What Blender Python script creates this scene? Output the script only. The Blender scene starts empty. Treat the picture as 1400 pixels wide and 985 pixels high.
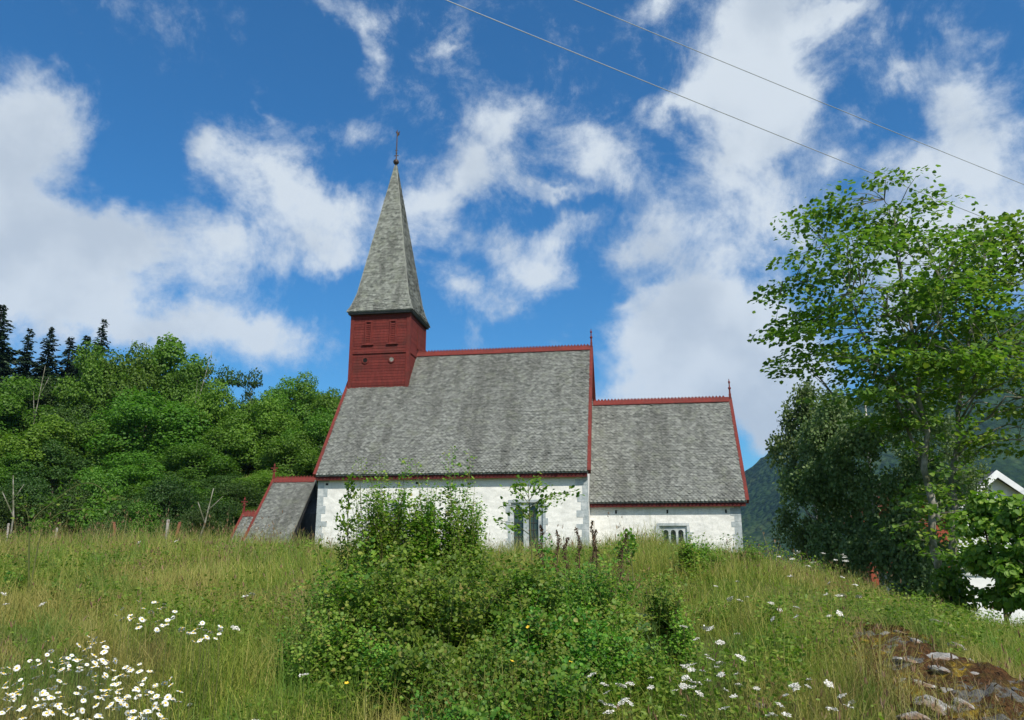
import bpy, math, random
import numpy as np
R = math.radians
random.seed(7); rng = np.random.default_rng(11)
scn = bpy.context.scene; COL = scn.collection

# ------------------------------------------------------------------ camera
F, PITCH = 1050.0, R(13.8)
cd = bpy.data.cameras.new('camera'); cam = bpy.data.objects.new('camera', cd); COL.objects.link(cam)
cd.sensor_width = 36; cd.lens = 36*F/1400; cd.clip_start = .05; cd.clip_end = 20000
cam.location = (0, 0, 0); cam.rotation_euler = (R(90)+PITCH, 0, 0); scn.camera = cam

def ray(px, py):
    u = (px-700)/F; v = (492.5-py)/F
    return np.array([u, math.cos(PITCH)-v*math.sin(PITCH), math.sin(PITCH)+v*math.cos(PITCH)])
def at(px, py, Y):
    r = ray(px, py); return r*(Y/r[1])

# ------------------------------------------------------------------ view + world + sun
vs = scn.view_settings; vs.view_transform = 'Standard'; vs.look = 'None'; vs.gamma = 1; vs.use_curve_mapping = False
vs.exposure = 0.2
scn.cycles.max_bounces = 8; scn.cycles.transparent_max_bounces = 8; scn.cycles.diffuse_bounces = 3; scn.cycles.volume_bounces = 0
scn.cycles.use_denoising = True
HAZE = .00007
SUN_EL, SUN_AZ = R(48), R(150)           # azimuth clockwise from +Y
sl = bpy.data.lights.new('sun', 'SUN'); so = bpy.data.objects.new('sun', sl); COL.objects.link(so)
sl.energy = 5.0; sl.angle = R(.55); sl.color = (1, .94, .83)
so.rotation_euler = (R(90)-SUN_EL, 0, math.pi-SUN_AZ)
# lamp shines along local -Z: check direction
SUNV = np.array([math.sin(SUN_AZ)*math.cos(SUN_EL), math.cos(SUN_AZ)*math.cos(SUN_EL), math.sin(SUN_EL)])
from mathutils import Vector, Matrix
so.rotation_euler = Vector(-SUNV).to_track_quat('-Z', 'Y').to_euler()

class NT:
    """small node-tree helper"""
    def __init__(s, tree): s.t = tree; s.n = tree.nodes; s.l = tree.links
    def add(s, typ, ins=None, **kw):
        n = s.n.new(typ)
        for k, v in kw.items(): setattr(n, k, v)
        for k, v in (ins or {}).items(): s.set(n, k, v)
        return n
    def set(s, n, k, v):
        sock = n.inputs[k]
        if isinstance(v, bpy.types.NodeSocket): s.l.new(v, sock)
        elif isinstance(v, bpy.types.Node): s.l.new(v.outputs[0], sock)
        else: sock.default_value = v
    def math(s, op, a, b=None, c=None, clamp=False):
        n = s.add('ShaderNodeMath', operation=op, use_clamp=clamp); s.set(n, 0, a)
        if b is not None: s.set(n, 1, b)
        if c is not None: s.set(n, 2, c)
        return n.outputs[0]
    def mix(s, fac, a, b, blend='MIX'):
        n = s.add('ShaderNodeMix', data_type='RGBA', blend_type=blend, clamp_factor=True)
        s.set(n, 0, fac); s.set(n, 6, a); s.set(n, 7, b); return n.outputs[2]
    def ramp(s, fac, stops, interp='LINEAR'):
        n = s.add('ShaderNodeValToRGB'); s.set(n, 0, fac); e = n.color_ramp.elements; n.color_ramp.interpolation = interp
        while len(e) < len(stops): e.new(.5)
        for el, (p, c) in zip(e, stops): el.position = p; el.color = (*c, 1) if len(c) == 3 else c
        return n.outputs[0]
    def rng(s, v, a, b, c=0., d=1., smooth=True):
        n = s.add('ShaderNodeMapRange', interpolation_type='SMOOTHSTEP' if smooth else 'LINEAR')
        for i, q in enumerate((v, a, b, c, d)): s.set(n, i, q)
        return n.outputs[0]
    def noise(s, vec, scale, detail=4, rough=.55, dist=0., out=0):
        n = s.add('ShaderNodeTexNoise', {'Scale': scale, 'Detail': detail, 'Roughness': rough, 'Distortion': dist})
        if vec is not None: s.set(n, 'Vector', vec)
        return n.outputs[out]

w = bpy.data.worlds.new('World'); scn.world = w; w.use_nodes = True
T = NT(w.node_tree); T.n.clear()
SKY_STR = .085
sky = T.add('ShaderNodeTexSky', sky_type='NISHITA', sun_disc=False, sun_elevation=SUN_EL, sun_rotation=SUN_AZ,
            altitude=60, air_density=1.0, dust_density=.35, ozone_density=2.2)
tc = T.add('ShaderNodeTexCoord').outputs['Generated']
sx = T.add('ShaderNodeSeparateXYZ', {0: tc})
az = T.math('ARCTAN2', sx.outputs[0], sx.outputs[1]); el = T.math('ARCSINE', sx.outputs[2])
nA = T.noise(tc, 7.0, 4, .6, 0, 1); nB = T.noise(tc, 24.0, 4, .6, 0, 1)
def vadd(a, b): return T.add('ShaderNodeVectorMath', {0: a, 1: b}, operation='ADD').outputs[0]
def vscale(a, f): 
    n = T.add('ShaderNodeVectorMath', {0: a}, operation='SCALE'); n.inputs['Scale'].default_value = f; return n.outputs[0]
def vsub(a, b): return T.add('ShaderNodeVectorMath', {0: a, 1: b}, operation='SUBTRACT').outputs[0]
p2 = T.add('ShaderNodeCombineXYZ', {0: az, 1: el}).outputs[0]
p2 = vadd(p2, vscale(vsub(nA, (.5, .5, .5)), .075)); p2 = vadd(p2, vscale(vsub(nB, (.5, .5, .5)), .050))
# clouds of that day: (azimuth, elevation) puffs; each (x, y, rx, ry, tilt, weight) measured in the photo and turned into sky angles
PUFFS = [(30,170,130,115,0,1.3),(-60,250,170,150,0,1.3),(60,330,210,90,0,1.2),(150,340,150,85,10,1.1),(-20,410,230,110,0,1.3),(130,420,120,50,0,.7),
 (350,465,150,62,-8,1.2),(250,430,90,40,0,.7),(310,330,130,60,-15,1.0),(285,215,55,50,-35,.8),(390,255,110,62,-15,1.1),(460,290,90,60,0,.9),(450,355,90,45,0,.9),(540,290,90,60,0,.7),
 (490,40,75,60,-50,.62),(440,5,60,30,-20,.5),(610,62,60,22,20,.55),(365,160,60,35,-30,.45),(515,75,40,50,0,.5),
 (690,160,70,55,30,.9),(645,225,75,48,40,.85),(600,280,90,45,20,.8),(640,320,60,40,0,.5),
 (815,205,82,60,-10,1.1),(765,258,85,22,0,.8),(730,370,80,55,30,.72),(620,385,50,40,0,.55),(690,420,60,30,0,.45),(660,250,50,40,0,.4),
 (1030,60,135,105,0,1.4),(1000,140,130,85,0,1.3),(1075,150,90,90,0,1.1),(925,150,75,34,0,.9),(1150,20,130,42,0,.95),(900,10,90,40,20,.7),(1010,220,95,80,0,1.1),(1045,285,90,70,0,1.05),
 (905,300,80,75,-30,.95),(860,350,70,50,-10,.7),(990,340,120,55,0,.8),(940,410,120,65,0,.95),(1010,450,120,75,0,1.1),(890,480,110,75,0,.95),(980,525,130,65,0,1.3),(1070,590,110,55,0,1.5),(1100,500,90,90,0,.8),
 (1330,120,110,70,0,1.2),(1350,210,90,90,0,1.2),(1225,105,75,32,-5,.8),(1270,220,130,60,0,1.0),(1130,228,55,45,0,.8),(1165,165,45,28,0,.5),(1320,320,160,90,0,1.1),(1240,420,130,90,0,.9),(1420,350,130,120,0,1.1),(1500,170,150,120,0,1.1),
 (860,560,140,40,0,.8),(960,500,170,100,0,.9),(630,395,60,40,10,.55),(790,300,50,36,0,.55),(700,330,60,40,20,.5),(770,395,60,40,40,.5),(850,240,50,36,0,.45),(560,230,60,40,0,.4),(480,180,50,36,0,.4),(1180,60,80,50,0,.4),(1000,420,120,70,0,.6),(700,240,60,60,0,.5),(735,365,70,50,30,.5),(1100,330,90,80,0,.5),(1250,330,140,90,0,.6),(1300,60,70,40,0,.4),(870,420,70,60,0,.5),(620,200,50,60,0,.4),(1040,540,90,60,0,.9),(420,320,140,50,-10,.6),(300,385,120,40,0,.5),(560,330,60,40,0,.45),(760,320,50,30,0,.4),(180,440,160,50,0,.6),(70,120,80,70,0,.7),(740,470,70,30,0,.3),(-250,300,200,160,0,1.2),(-300,520,240,90,0,1.1),(1650,420,180,120,0,1.2),(1800,120,200,120,0,1.1),(200,-150,240,70,10,.8),(1250,-180,260,90,0,1.0),(650,-200,200,60,-10,.6)]
def azel(px, py):
    r = ray(px, py); r = r/np.linalg.norm(r); return math.atan2(r[0], r[1]), math.asin(r[2])
dens = None
for (px, py, rx, ry, rot, wt) in PUFFS:
    a0, e0 = azel(px, py); a1, _ = azel(px+rx, py); _, e1 = azel(px, py-ry)
    m = T.add('ShaderNodeMapping', {'Vector': p2, 'Location': (a0, e0, 0), 'Rotation': (0, 0, R(rot)), 'Scale': (abs(a1-a0)*1.32, abs(e1-e0)*1.32, 1)}, vector_type='TEXTURE')
    g = T.add('ShaderNodeTexGradient', {'Vector': m.outputs[0]}, gradient_type='QUADRATIC_SPHERE')
    dens = T.math('MULTIPLY_ADD', g.outputs['Fac'], wt*1.45, dens if dens is not None else 0.0)
fb = T.noise(tc, 7.5, 12, .67, .5); fb2 = T.noise(tc, 26.0, 9, .70)
# unseen clouds added behind the camera to make the sky light whiter
back = T.rng(sx.outputs[1], .35, -.2); bk = T.math('MULTIPLY', back, T.rng(T.noise(tc, 3.0, 6, .55), .36, .6, 0, 1.3))
d2 = T.math('ADD', T.math('ADD', dens, bk), T.math('MULTIPLY', T.math('SUBTRACT', fb, .5), 2.6))
d2 = T.math('ADD', d2, T.math('MULTIPLY', T.math('SUBTRACT', fb2, .5), 1.4))
cover = T.rng(d2, .10, 1.45)
thick = T.rng(d2, .5, 1.9)
shade = T.noise(tc, 6.0, 5, .55)
lum = T.math('MULTIPLY', T.rng(shade, .32, .56, .62, 1.0), T.rng(thick, .2, 1.0, 1.0, .93))
ccol = T.mix(lum, (.24, .31, .41, 1), (.69, .745, .785, 1))
cover = T.math('MULTIPLY', cover, .95)
skyc = T.add('ShaderNodeHueSaturation', {'Color': sky.outputs[0], 'Saturation': 1.0, 'Hue': .498, 'Value': 1.0}).outputs[0]
hzc = T.mix(T.rng(el, .02, .48), (SKY_STR*.44, SKY_STR*1.02, SKY_STR*1.36, 1), (SKY_STR*.28, SKY_STR*.93, SKY_STR*1.40, 1)); skys = T.mix(1.0, skyc, hzc, 'MULTIPLY')
fin = T.mix(cover, skys, ccol)
bg = T.add('ShaderNodeBackground', {0: fin, 1: 1.0})
T.add('ShaderNodeOutputWorld', {0: bg.outputs[0]})

# ------------------------------------------------------------------ materials
MATS = {}
def newmat(name):
    m = bpy.data.materials.new(name); m.use_nodes = True; t = NT(m.node_tree); t.n.clear(); MATS[name] = m; return m, t
def finish(t, bsdf, disp=None):
    o = t.add('ShaderNodeOutputMaterial', {0: bsdf})
def princ(t, col, rough=.8, bump=None, bstr=.3, bdist=.02, spec=.3, metal=0):
    b = t.add('ShaderNodeBsdfPrincipled', {'Base Color': col, 'Roughness': rough, 'Specular IOR Level': spec, 'Metallic': metal})
    if bump is not None:
        bn = t.add('ShaderNodeBump', {'Height': bump, 'Strength': bstr, 'Distance': bdist}); t.set(b, 'Normal', bn.outputs[0])
    return b.outputs[0]
def obj_co(t): return t.add('ShaderNodeTexCoord').outputs['Object']
def island(t): return t.add('ShaderNodeNewGeometry').outputs['Random Per Island']
def objrand(t): return t.add('ShaderNodeObjectInfo').outputs['Random']

def leafmat(name, stops, trans=.3, rough=.55, patch=None, bright=1.0):
    m, t = newmat(name)
    c = t.ramp(island(t), stops)
    if patch:
        n = t.noise(obj_co(t), patch[0], 3); c = t.mix(t.math('MULTIPLY', t.rng(n, .46, .58), .85), c, (*patch[1], 1)); c = t.mix(t.math('MULTIPLY', t.rng(t.noise(obj_co(t), patch[0]*1.4, 4, .6, .5), .55, .65), .7), c, (.21, .125, .062, 1)); c = t.mix(t.math('MULTIPLY', t.rng(t.noise(obj_co(t), patch[0]*2.3, 4), .50, .62), .8), c, (.085, .185, .022, 1))
    c = t.add('ShaderNodeHueSaturation', {'Color': c, 'Value': t.rng(objrand(t), 0, 1, .78, 1.2, False), 'Hue': t.rng(t.math('FRACT', t.math('MULTIPLY', objrand(t), 7.3)), 0, 1, .482, .512, False), 'Saturation': 1.0}).outputs[0]
    b = t.add('ShaderNodeBsdfPrincipled', {'Base Color': c, 'Roughness': rough, 'Specular IOR Level': .35})
    tr = t.add('ShaderNodeBsdfTranslucent', {0: t.mix(1.0, c, (1.08, 1.30, .58, 1), 'MULTIPLY')})
    mx = t.add('ShaderNodeMixShader', {0: trans, 1: b.outputs[0], 2: tr.outputs[0]})
    finish(t, mx.outputs[0]); return m
G = lambda *a: a
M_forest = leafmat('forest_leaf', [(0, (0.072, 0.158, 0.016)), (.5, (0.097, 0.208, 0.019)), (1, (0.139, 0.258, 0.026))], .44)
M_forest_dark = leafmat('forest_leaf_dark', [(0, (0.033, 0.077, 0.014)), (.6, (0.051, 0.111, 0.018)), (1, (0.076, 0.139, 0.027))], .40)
M_needle = leafmat('spruce_needle', [(0, (0.008, 0.022, 0.012)), (.7, (0.017, 0.042, 0.019)), (1, (0.034, 0.067, 0.026))], .08)
M_maple = leafmat('maple_leaf', [(0, (0.081, 0.159, 0.022)), (.5, (0.130, 0.230, 0.031)), (.85, (0.195, 0.287, 0.042)), (1, (0.267, 0.322, 0.055))], .46)
M_birch = leafmat('birch_leaf', [(0, (0.090, 0.144, 0.050)), (.6, (0.144, 0.210, 0.074)), (1, (0.216, 0.276, 0.114))], .36)
M_bush = leafmat('bramble_leaf', [(0, (0.049, 0.150, 0.019)), (.45, (0.109, 0.260, 0.028)), (.8, (0.186, 0.362, 0.040)), (.95, (0.274, 0.383, 0.052)), (1, (0.336, 0.300, 0.081))], .46, .5)
M_bush2 = leafmat('shrub_leaf', [(0, (0.079, 0.167, 0.019)), (.5, (0.137, 0.253, 0.027)), (.85, (0.205, 0.322, 0.040)), (1, (0.284, 0.333, 0.063))], .46, .5)
M_bush3 = leafmat('bramble_leaf_yellowing', [(0, (0.088, 0.173, 0.021)), (.5, (0.160, 0.259, 0.035)), (.88, (0.242, 0.320, 0.052)), (1, (0.297, 0.234, 0.069))], .46, .55)
M_dockleaf = leafmat('broad_leaf', [(0, (0.036, 0.091, 0.024)), (1, (0.072, 0.143, 0.033))], .2, .45)
M_grass = leafmat('grass_blade', [(0, (0.110, 0.185, 0.021)), (.45, (0.187, 0.253, 0.030)), (.75, (0.277, 0.309, 0.046)), (.92, (0.386, 0.352, 0.090)), (1, (0.515, 0.445, 0.162))], .34, .6, (.45, (0.335, 0.278, 0.087)))
M_straw = leafmat('dry_grass', [(0, (0.260, 0.203, 0.078)), (.5, (0.377, 0.322, 0.130)), (1, (0.468, 0.406, 0.195))], .25, .7)
M_seed = leafmat('seed_head', [(0, (.20, .12, .065)), (.6, (.29, .19, .10)), (1, (.36, .28, .16))], .2, .8)
M_dock = leafmat('dock_seed', [(0, (.060, .035, .020)), (1, (.120, .070, .040))], .1, .8)
M_stem = leafmat('green_stem', [(0, (.080, .100, .025)), (1, (.140, .140, .045))], .1, .7)

m, t = newmat('bark_pale'); co = obj_co(t); n = t.noise(co, 6, 6, .65); n2 = t.noise(co, 2.2, 3)
finish(t, princ(t, t.mix(t.rng(n2, .4, .6), t.ramp(n, [(.3, (.13, .12, .095)), (.7, (.36, .34, .29))]), (.10, .105, .06, 1)), .9, n, .6, .03))
m, t = newmat('bark_dark'); co = obj_co(t); n = t.noise(co, 5, 6, .65)
finish(t, princ(t, t.ramp(n, [(.3, (.035, .028, .02)), (.75, (.13, .11, .085))]), .95, n, .7, .04))
m, t = newmat('bark_birch'); co = obj_co(t); mp = t.add('ShaderNodeMapping', {'Vector': co, 'Scale': (1.5, 1.5, 7)}).outputs[0]; n = t.noise(mp, 2, 5, .65)
finish(t, princ(t, t.ramp(n, [(.38, (.05, .045, .04)), (.5, (.50, .48, .44)), (.8, (.6, .58, .54))]), .8, n, .3, .01))

# limewashed rubble wall
m, t = newmat('limewash'); co = obj_co(t)
v = t.add('ShaderNodeTexVoronoi', {'Vector': t.add('ShaderNodeMapping', {'Vector': co, 'Scale': (1, 1, 1.6)}).outputs[0], 'Scale': 2.6, 'Randomness': 1.0}, feature='SMOOTH_F1')
n = t.noise(co, 9, 7, .65); n2 = t.noise(co, .55, 6, .62); n3 = t.noise(t.add('ShaderNodeMapping', {'Vector': co, 'Scale': (1.6, 1.6, .35)}).outputs[0], 1.3, 6, .65)
c = t.ramp(n, [(.25, (.66, .65, .61)), (.6, (.82, .81, .77))])
c = t.mix(t.math('MULTIPLY', t.rng(n2, .52, .66), .32), c, (.50, .51, .50, 1))
c = t.mix(t.math('MULTIPLY', t.rng(n3, .56, .70), .30), c, (.42, .43, .42, 1))
c = t.mix(t.math('MULTIPLY', t.rng(v.outputs[0], .50, .72), .35), c, (.55, .54, .50, 1))
h = t.math('ADD', t.math('MULTIPLY', v.outputs[0], -1.0), t.math('MULTIPLY', n, .45))
finish(t, princ(t, c, .95, h, .5, .05, .1))
# grey soapstone
m, t = newmat('soapstone'); co = obj_co(t); n = t.noise(co, 4, 6, .65)
c = t.ramp(n, [(.3, (.26, .30, .31)), (.7, (.46, .50, .51))])
c = t.mix(t.math('MULTIPLY', t.rng(t.noise(co, 1.5, 5), .5, .65), .6), c, (.66, .67, .66, 1))
finish(t, princ(t, c, .85, n, .4, .02, .2))
# red paint, weathered
def redpaint(name, base, dark):
    m, t = newmat(name); co = obj_co(t)
    n = t.noise(t.add('ShaderNodeMapping', {'Vector': co, 'Scale': (1, 1, .25)}).outputs[0], 4, 7, .7); n2 = t.noise(t.add('ShaderNodeMapping', {'Vector': co, 'Scale': (.25, .25, 1)}).outputs[0], 26, 5, .65); n3 = t.noise(co, .9, 5, .6)
    c = t.mix(t.rng(n, .32, .66), (*base, 1), (*dark, 1)); c = t.mix(t.math('MULTIPLY', t.rng(n2, .54, .70), .45), c, (.23, .115, .09, 1)); c = t.mix(t.math('MULTIPLY', t.rng(n3, .50, .66), .5), c, (.085, .032, .026, 1))
    c = t.add('ShaderNodeHueSaturation', {'Color': c, 'Value': t.rng(island(t), 0, 1, .84, 1.12, False)}).outputs[0]
    finish(t, princ(t, c, .85, n2, .35, .012, .12)); return m
M_red = redpaint('red_board', (.165, .032, .027), (.118, .026, .023))
M_fascia = redpaint('fascia_red_shaded', (.105, .020, .019), (.070, .016, .016))  # darker than the trim: shade of the slate overhang put into the paint
M_redtrim = redpaint('red_trim', (.185, .037, .030), (.135, .030, .026))
m, t = newmat('dark_board'); co = obj_co(t); n = t.noise(t.add('ShaderNodeMapping', {'Vector': co, 'Scale': (1, 1, .2)}).outputs[0], 8, 5)
finish(t, princ(t, t.ramp(n, [(.3, (.022, .024, .028)), (.7, (.05, .052, .055))]), .8, n, .3, .01))
m, t = newmat('hole_shade'); finish(t, princ(t, (.006, .006, .006, 1), .9))  # near-black colour stands for the shade inside putlog holes and open porthole
# slates
def slate(name, lo, hi, lichen, lfac):
    m, t = newmat(name); co = obj_co(t); isl = island(t)
    c = t.ramp(isl, [(0, lo), (.55, tuple(.5*(a+b) for a, b in zip(lo, hi))), (1, hi)])
    st = t.noise(t.add('ShaderNodeMapping', {'Vector': co, 'Scale': (1.0, .16, .16)}).outputs[0], 1.1, 6, .6)
    c = t.mix(t.math('MULTIPLY', t.rng(st, .46, .62), .5), c, (.07, .07, .062, 1))
    c = t.mix(t.math('MULTIPLY', t.rng(t.noise(co, 1.7, 6, .65), .50, .66), lfac), c, (*lichen, 1))
    c = t.mix(t.math('MULTIPLY', t.rng(t.noise(co, 7, 6, .7), .55, .64), lfac*.8), c, (.36, .37, .33, 1))
    n = t.noise(co, 20, 5, .6)
    finish(t, princ(t, c, .72, n, .35, .012, .3)); return m
M_slate = slate('slate', (.118, .124, .112), (.240, .250, .226), (.205, .222, .165), .42)
M_slate2 = slate('spire_slate', (.13, .14, .122), (.29, .305, .268), (.24, .262, .19), .4)
m, t = newmat('iron'); n = t.noise(obj_co(t), 12, 4); finish(t, princ(t, t.ramp(n, [(.3, (.03, .03, .03)), (.7, (.10, .06, .045))]), .6, n, .2, .01, .4, .4))
m, t = newmat('glass'); n = t.noise(obj_co(t), 3, 3); finish(t, princ(t, t.ramp(n, [(.3, (.012, .02, .018)), (.7, (.04, .065, .055))]), .12, n, .06, .02, .6))
m, t = newmat('white_wood'); co = obj_co(t); n = t.noise(co, 3, 5); finish(t, princ(t, t.ramp(n, [(.3, (.66, .68, .70)), (.7, (.82, .83, .84))]), .6))
m, t = newmat('barn_red'); n = t.noise(obj_co(t), 3, 5); finish(t, princ(t, t.ramp(n, [(.3, (.25, .055, .032)), (.7, (.36, .085, .045))]), .8))
m, t = newmat('roof_tile_grey'); n = t.noise(obj_co(t), 2, 5); finish(t, princ(t, t.ramp(n, [(.3, (.07, .07, .07)), (.7, (.14, .14, .145))]), .7))
m, t = newmat('wire'); n = t.noise(obj_co(t), .8, 2); finish(t, princ(t, t.ramp(n, [(.3, (.34, .36, .38)), (.7, (.46, .48, .50))]), .5, None, 0, 0, .4, .3))
m, t = newmat('post_wood'); n = t.noise(obj_co(t), 9, 5); finish(t, princ(t, t.ramp(n, [(.3, (.14, .13, .115)), (.7, (.30, .28, .25))]), .9, n, .4, .01))
m, t = newmat('rust'); n = t.noise(obj_co(t), 9, 5); finish(t, princ(t, t.ramp(n, [(.3, (.10, .04, .025)), (.7, (.22, .08, .045))]), .9, n, .4, .01))
m, t = newmat('petal_white'); n = t.noise(obj_co(t), 60, 3); finish(t, princ(t, t.ramp(n, [(.3, (.66, .67, .64)), (.7, (.78, .78, .76))]), .7))
m, t = newmat('petal_yellow'); n = t.noise(obj_co(t), 90, 3); finish(t, princ(t, t.ramp(n, [(.3, (.55, .36, .02)), (.7, (.75, .52, .04))]), .7))
m, t = newmat('yarrow_white'); n = t.noise(obj_co(t), 70, 3); finish(t, princ(t, t.ramp(n, [(.35, (.50, .48, .40)), (.7, (.82, .80, .76))]), .8))
# rock with lichen
m, t = newmat('rock'); co = obj_co(t); n = t.noise(co, 7, 8, .65); n2 = t.noise(co, 2.5, 6, .6); n3 = t.noise(co, 16, 5, .6)
mp = t.add('ShaderNodeMapping', {'Vector': co, 'Rotation': (.5, .25, 0), 'Scale': (1, 1, 7)}).outputs[0]; st = t.noise(mp, 3, 5, .6)
c = t.ramp(n, [(.28, (.12, .115, .105)), (.5, (.27, .26, .245)), (.72, (.46, .45, .43))])
c = t.mix(t.math('MULTIPLY', t.rng(st, .54, .66), .6), c, (.10, .10, .10, 1))
c = t.mix(t.math('MULTIPLY', t.rng(n2, .50, .62), .8), c, (.17, .085, .035, 1)); c = t.mix(t.rng(n3, .62, .70), c, (.60, .60, .57, 1))
finish(t, princ(t, c, .9, t.math('ADD', n, st), .6, .03, .2))
# moss bed
m, t = newmat('moss'); co = obj_co(t); n = t.noise(co, 4.5, 8, .68); n2 = t.noise(co, 30, 6, .7); mp_ = t.add('ShaderNodeMapping', {'Vector': co, 'Rotation': (0, 0, .5), 'Scale': (1, 2.2, 1)}).outputs[0]
c = t.ramp(n, [(.30, (.055, .045, .02)), (.40, (.13, .060, .028)), (.48, (.175, .088, .036)), (.55, (.16, .105, .035)), (.61, (.50, .33, .04)), (.70, (.16, .15, .05))])
c = t.mix(t.rng(t.noise(mp_, 2.6, 7, .7, .6), .55, .60), c, t.ramp(n2, [(.3, (.12, .12, .115)), (.7, (.46, .46, .44))])); c = t.mix(t.rng(n2, .35, .6, 0, .7), c, (.030, .022, .014, 1))
finish(t, princ(t, c, .95, t.math('ADD', n2, n), 1.0, .06, .05))
# soil / turf
m, t = newmat('turf'); co = obj_co(t); n = t.noise(co, .8, 6, .6); n2 = t.noise(co, 9, 6, .65)
c = t.ramp(n2, [(.3, (.05, .065, .016)), (.55, (.10, .13, .028)), (.75, (.16, .15, .05))]); c = t.mix(t.rng(n, .45, .6, 0, .5), c, (.13, .105, .05, 1))
finish(t, princ(t, c, .95, n2, .6, .05, .05))
# far wooded mountain
m, t = newmat('wooded_mountain'); co = obj_co(t)
v = t.add('ShaderNodeTexVoronoi', {'Vector': co, 'Scale': .085}); n = t.noise(co, .012, 7, .62); n2 = t.noise(co, .05, 5, .6)
c = t.ramp(n, [(.32, (.014, .030, .014)), (.55, (.030, .060, .022)), (.72, (.060, .085, .035))]); c = t.mix(t.rng(v.outputs[0], .2, .9, 0, .6), c, (.008, .018, .010, 1))
finish(t, princ(t, c, .95, t.math('ADD', t.math('MULTIPLY', v.outputs[0], -1), n2), 1.0, 6, .05))
M = MATS

# ------------------------------------------------------------------ mesh helpers
def tag(o, label=None, cat=None, group=None, kind=None):
    if label: o['label'] = label
    if cat: o['category'] = cat
    if group: o['group'] = group
    if kind: o['kind'] = kind
    return o
def link(name, me, mats, parent=None):
    o = bpy.data.objects.new(name, me); COL.objects.link(o)
    if me is not None and mats is not None:
        for mm in (mats if isinstance(mats, (list, tuple)) else [mats]): me.materials.append(mm)
    if parent is not None: o.parent = parent
    return o
def empty(name, loc=(0, 0, 0), rz=0.):
    o = link(name, None, None); o.location = loc; o.rotation_euler = (0, 0, rz); o.empty_display_size = .3; return o
def mesh_np(name, V, Fq, smooth=False):
    """V (n,3), Fq (m,k) faces all with k corners"""
    V = np.ascontiguousarray(V, dtype=np.float32); Fq = np.ascontiguousarray(Fq, dtype=np.int32); k = Fq.shape[1]
    me = bpy.data.meshes.new(name); me.vertices.add(len(V)); me.vertices.foreach_set('co', V.ravel())
    me.loops.add(Fq.size); me.loops.foreach_set('vertex_index', Fq.ravel())
    me.polygons.add(len(Fq)); me.polygons.foreach_set('loop_start', np.arange(0, Fq.size, k, dtype=np.int32))
    if smooth: me.polygons.foreach_set('use_smooth', np.ones(len(Fq), dtype=bool))
    me.update(calc_edges=True); return me
class MB:
    def __init__(s): s.v = []; s.f = []
    def face(s, pts): i = len(s.v); s.v += [tuple(p) for p in pts]; s.f.append(tuple(range(i, i+len(pts))))
    def mesh(s, V, Fs): i = len(s.v); s.v += [tuple(p) for p in V]; s.f += [tuple(q+i for q in f) for f in Fs]
    def box(s, x0, x1, y0, y1, z0, z1):
        s.mesh([(x0,y0,z0),(x1,y0,z0),(x1,y1,z0),(x0,y1,z0),(x0,y0,z1),(x1,y0,z1),(x1,y1,z1),(x0,y1,z1)],
               [(0,3,2,1),(4,5,6,7),(0,1,5,4),(1,2,6,5),(2,3,7,6),(3,0,4,7)])
    def prism(s, poly, axis, a, b):
        """extrude a polygon given in the other two axes (in order) from a to b along axis"""
        def P(u, v, c): return (c, u, v) if axis == 'x' else (u, c, v) if axis == 'y' else (u, v, c)
        n = len(poly); V = [P(u, v, a) for u, v in poly]+[P(u, v, b) for u, v in poly]
        Fs = [tuple(range(n)), tuple(range(2*n-1, n-1, -1))]+[((i+1) % n, i, n+i, n+(i+1) % n) for i in range(n)]
        s.mesh(V, Fs)
    def tube(s, pts, rad, n=7, cap=True):
        pts = [np.array(p, float) for p in pts]; m = len(pts)
        rad = [rad]*m if np.isscalar(rad) else rad
        ref = None; V = []
        for i in range(m):
            d = pts[min(i+1, m-1)]-pts[max(i-1, 0)]; d = d/(np.linalg.norm(d)+1e-9)
            if ref is None: ref = np.cross(d, (0, 0, 1) if abs(d[2]) < .9 else (1, 0, 0))
            ref = ref-d*np.dot(ref, d); ref /= np.linalg.norm(ref)+1e-9; b = np.cross(d, ref)
            V += [pts[i]+rad[i]*(math.cos(2*math.pi*k/n)*ref+math.sin(2*math.pi*k/n)*b) for k in range(n)]
        Fs = [(i*n+k, i*n+(k+1) % n, (i+1)*n+(k+1) % n, (i+1)*n+k) for i in range(m-1) for k in range(n)]
        if cap: Fs += [tuple(range(n-1, -1, -1)), tuple((m-1)*n+k for k in range(n))]
        s.mesh(V, Fs)
    def ball(s, c, r, nu=10, nv=7, sz=1.0):
        V = [(c[0]+r*math.sin(math.pi*j/nv)*math.cos(2*math.pi*i/nu), c[1]+r*math.sin(math.pi*j/nv)*math.sin(2*math.pi*i/nu), c[2]+sz*r*math.cos(math.pi*j/nv)) for j in range(nv+1) for i in range(nu)]
        s.mesh(V, [(j*nu+i, (j+1)*nu+i, (j+1)*nu+(i+1) % nu, j*nu+(i+1) % nu) for j in range(nv) for i in range(nu)])
    def build(s, name, mats, parent=None, smooth=False):
        me = bpy.data.meshes.new(name); me.from_pydata(s.v, [], s.f); me.update()
        if smooth: me.polygons.foreach_set('use_smooth', np.ones(len(me.polygons), dtype=bool))
        return link(name, me, mats, parent)
def norm(a): return a/(np.linalg.norm(a, axis=-1, keepdims=True)+1e-9)
LEAF = np.array([(0,0,0),(.30,.42,.10),(.70,.34,.09),(1,0,-.06),(.70,-.34,.09),(.30,-.42,.10)])
LEAF_F = np.array([(0,1,2,3),(0,3,4,5)])
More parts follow.
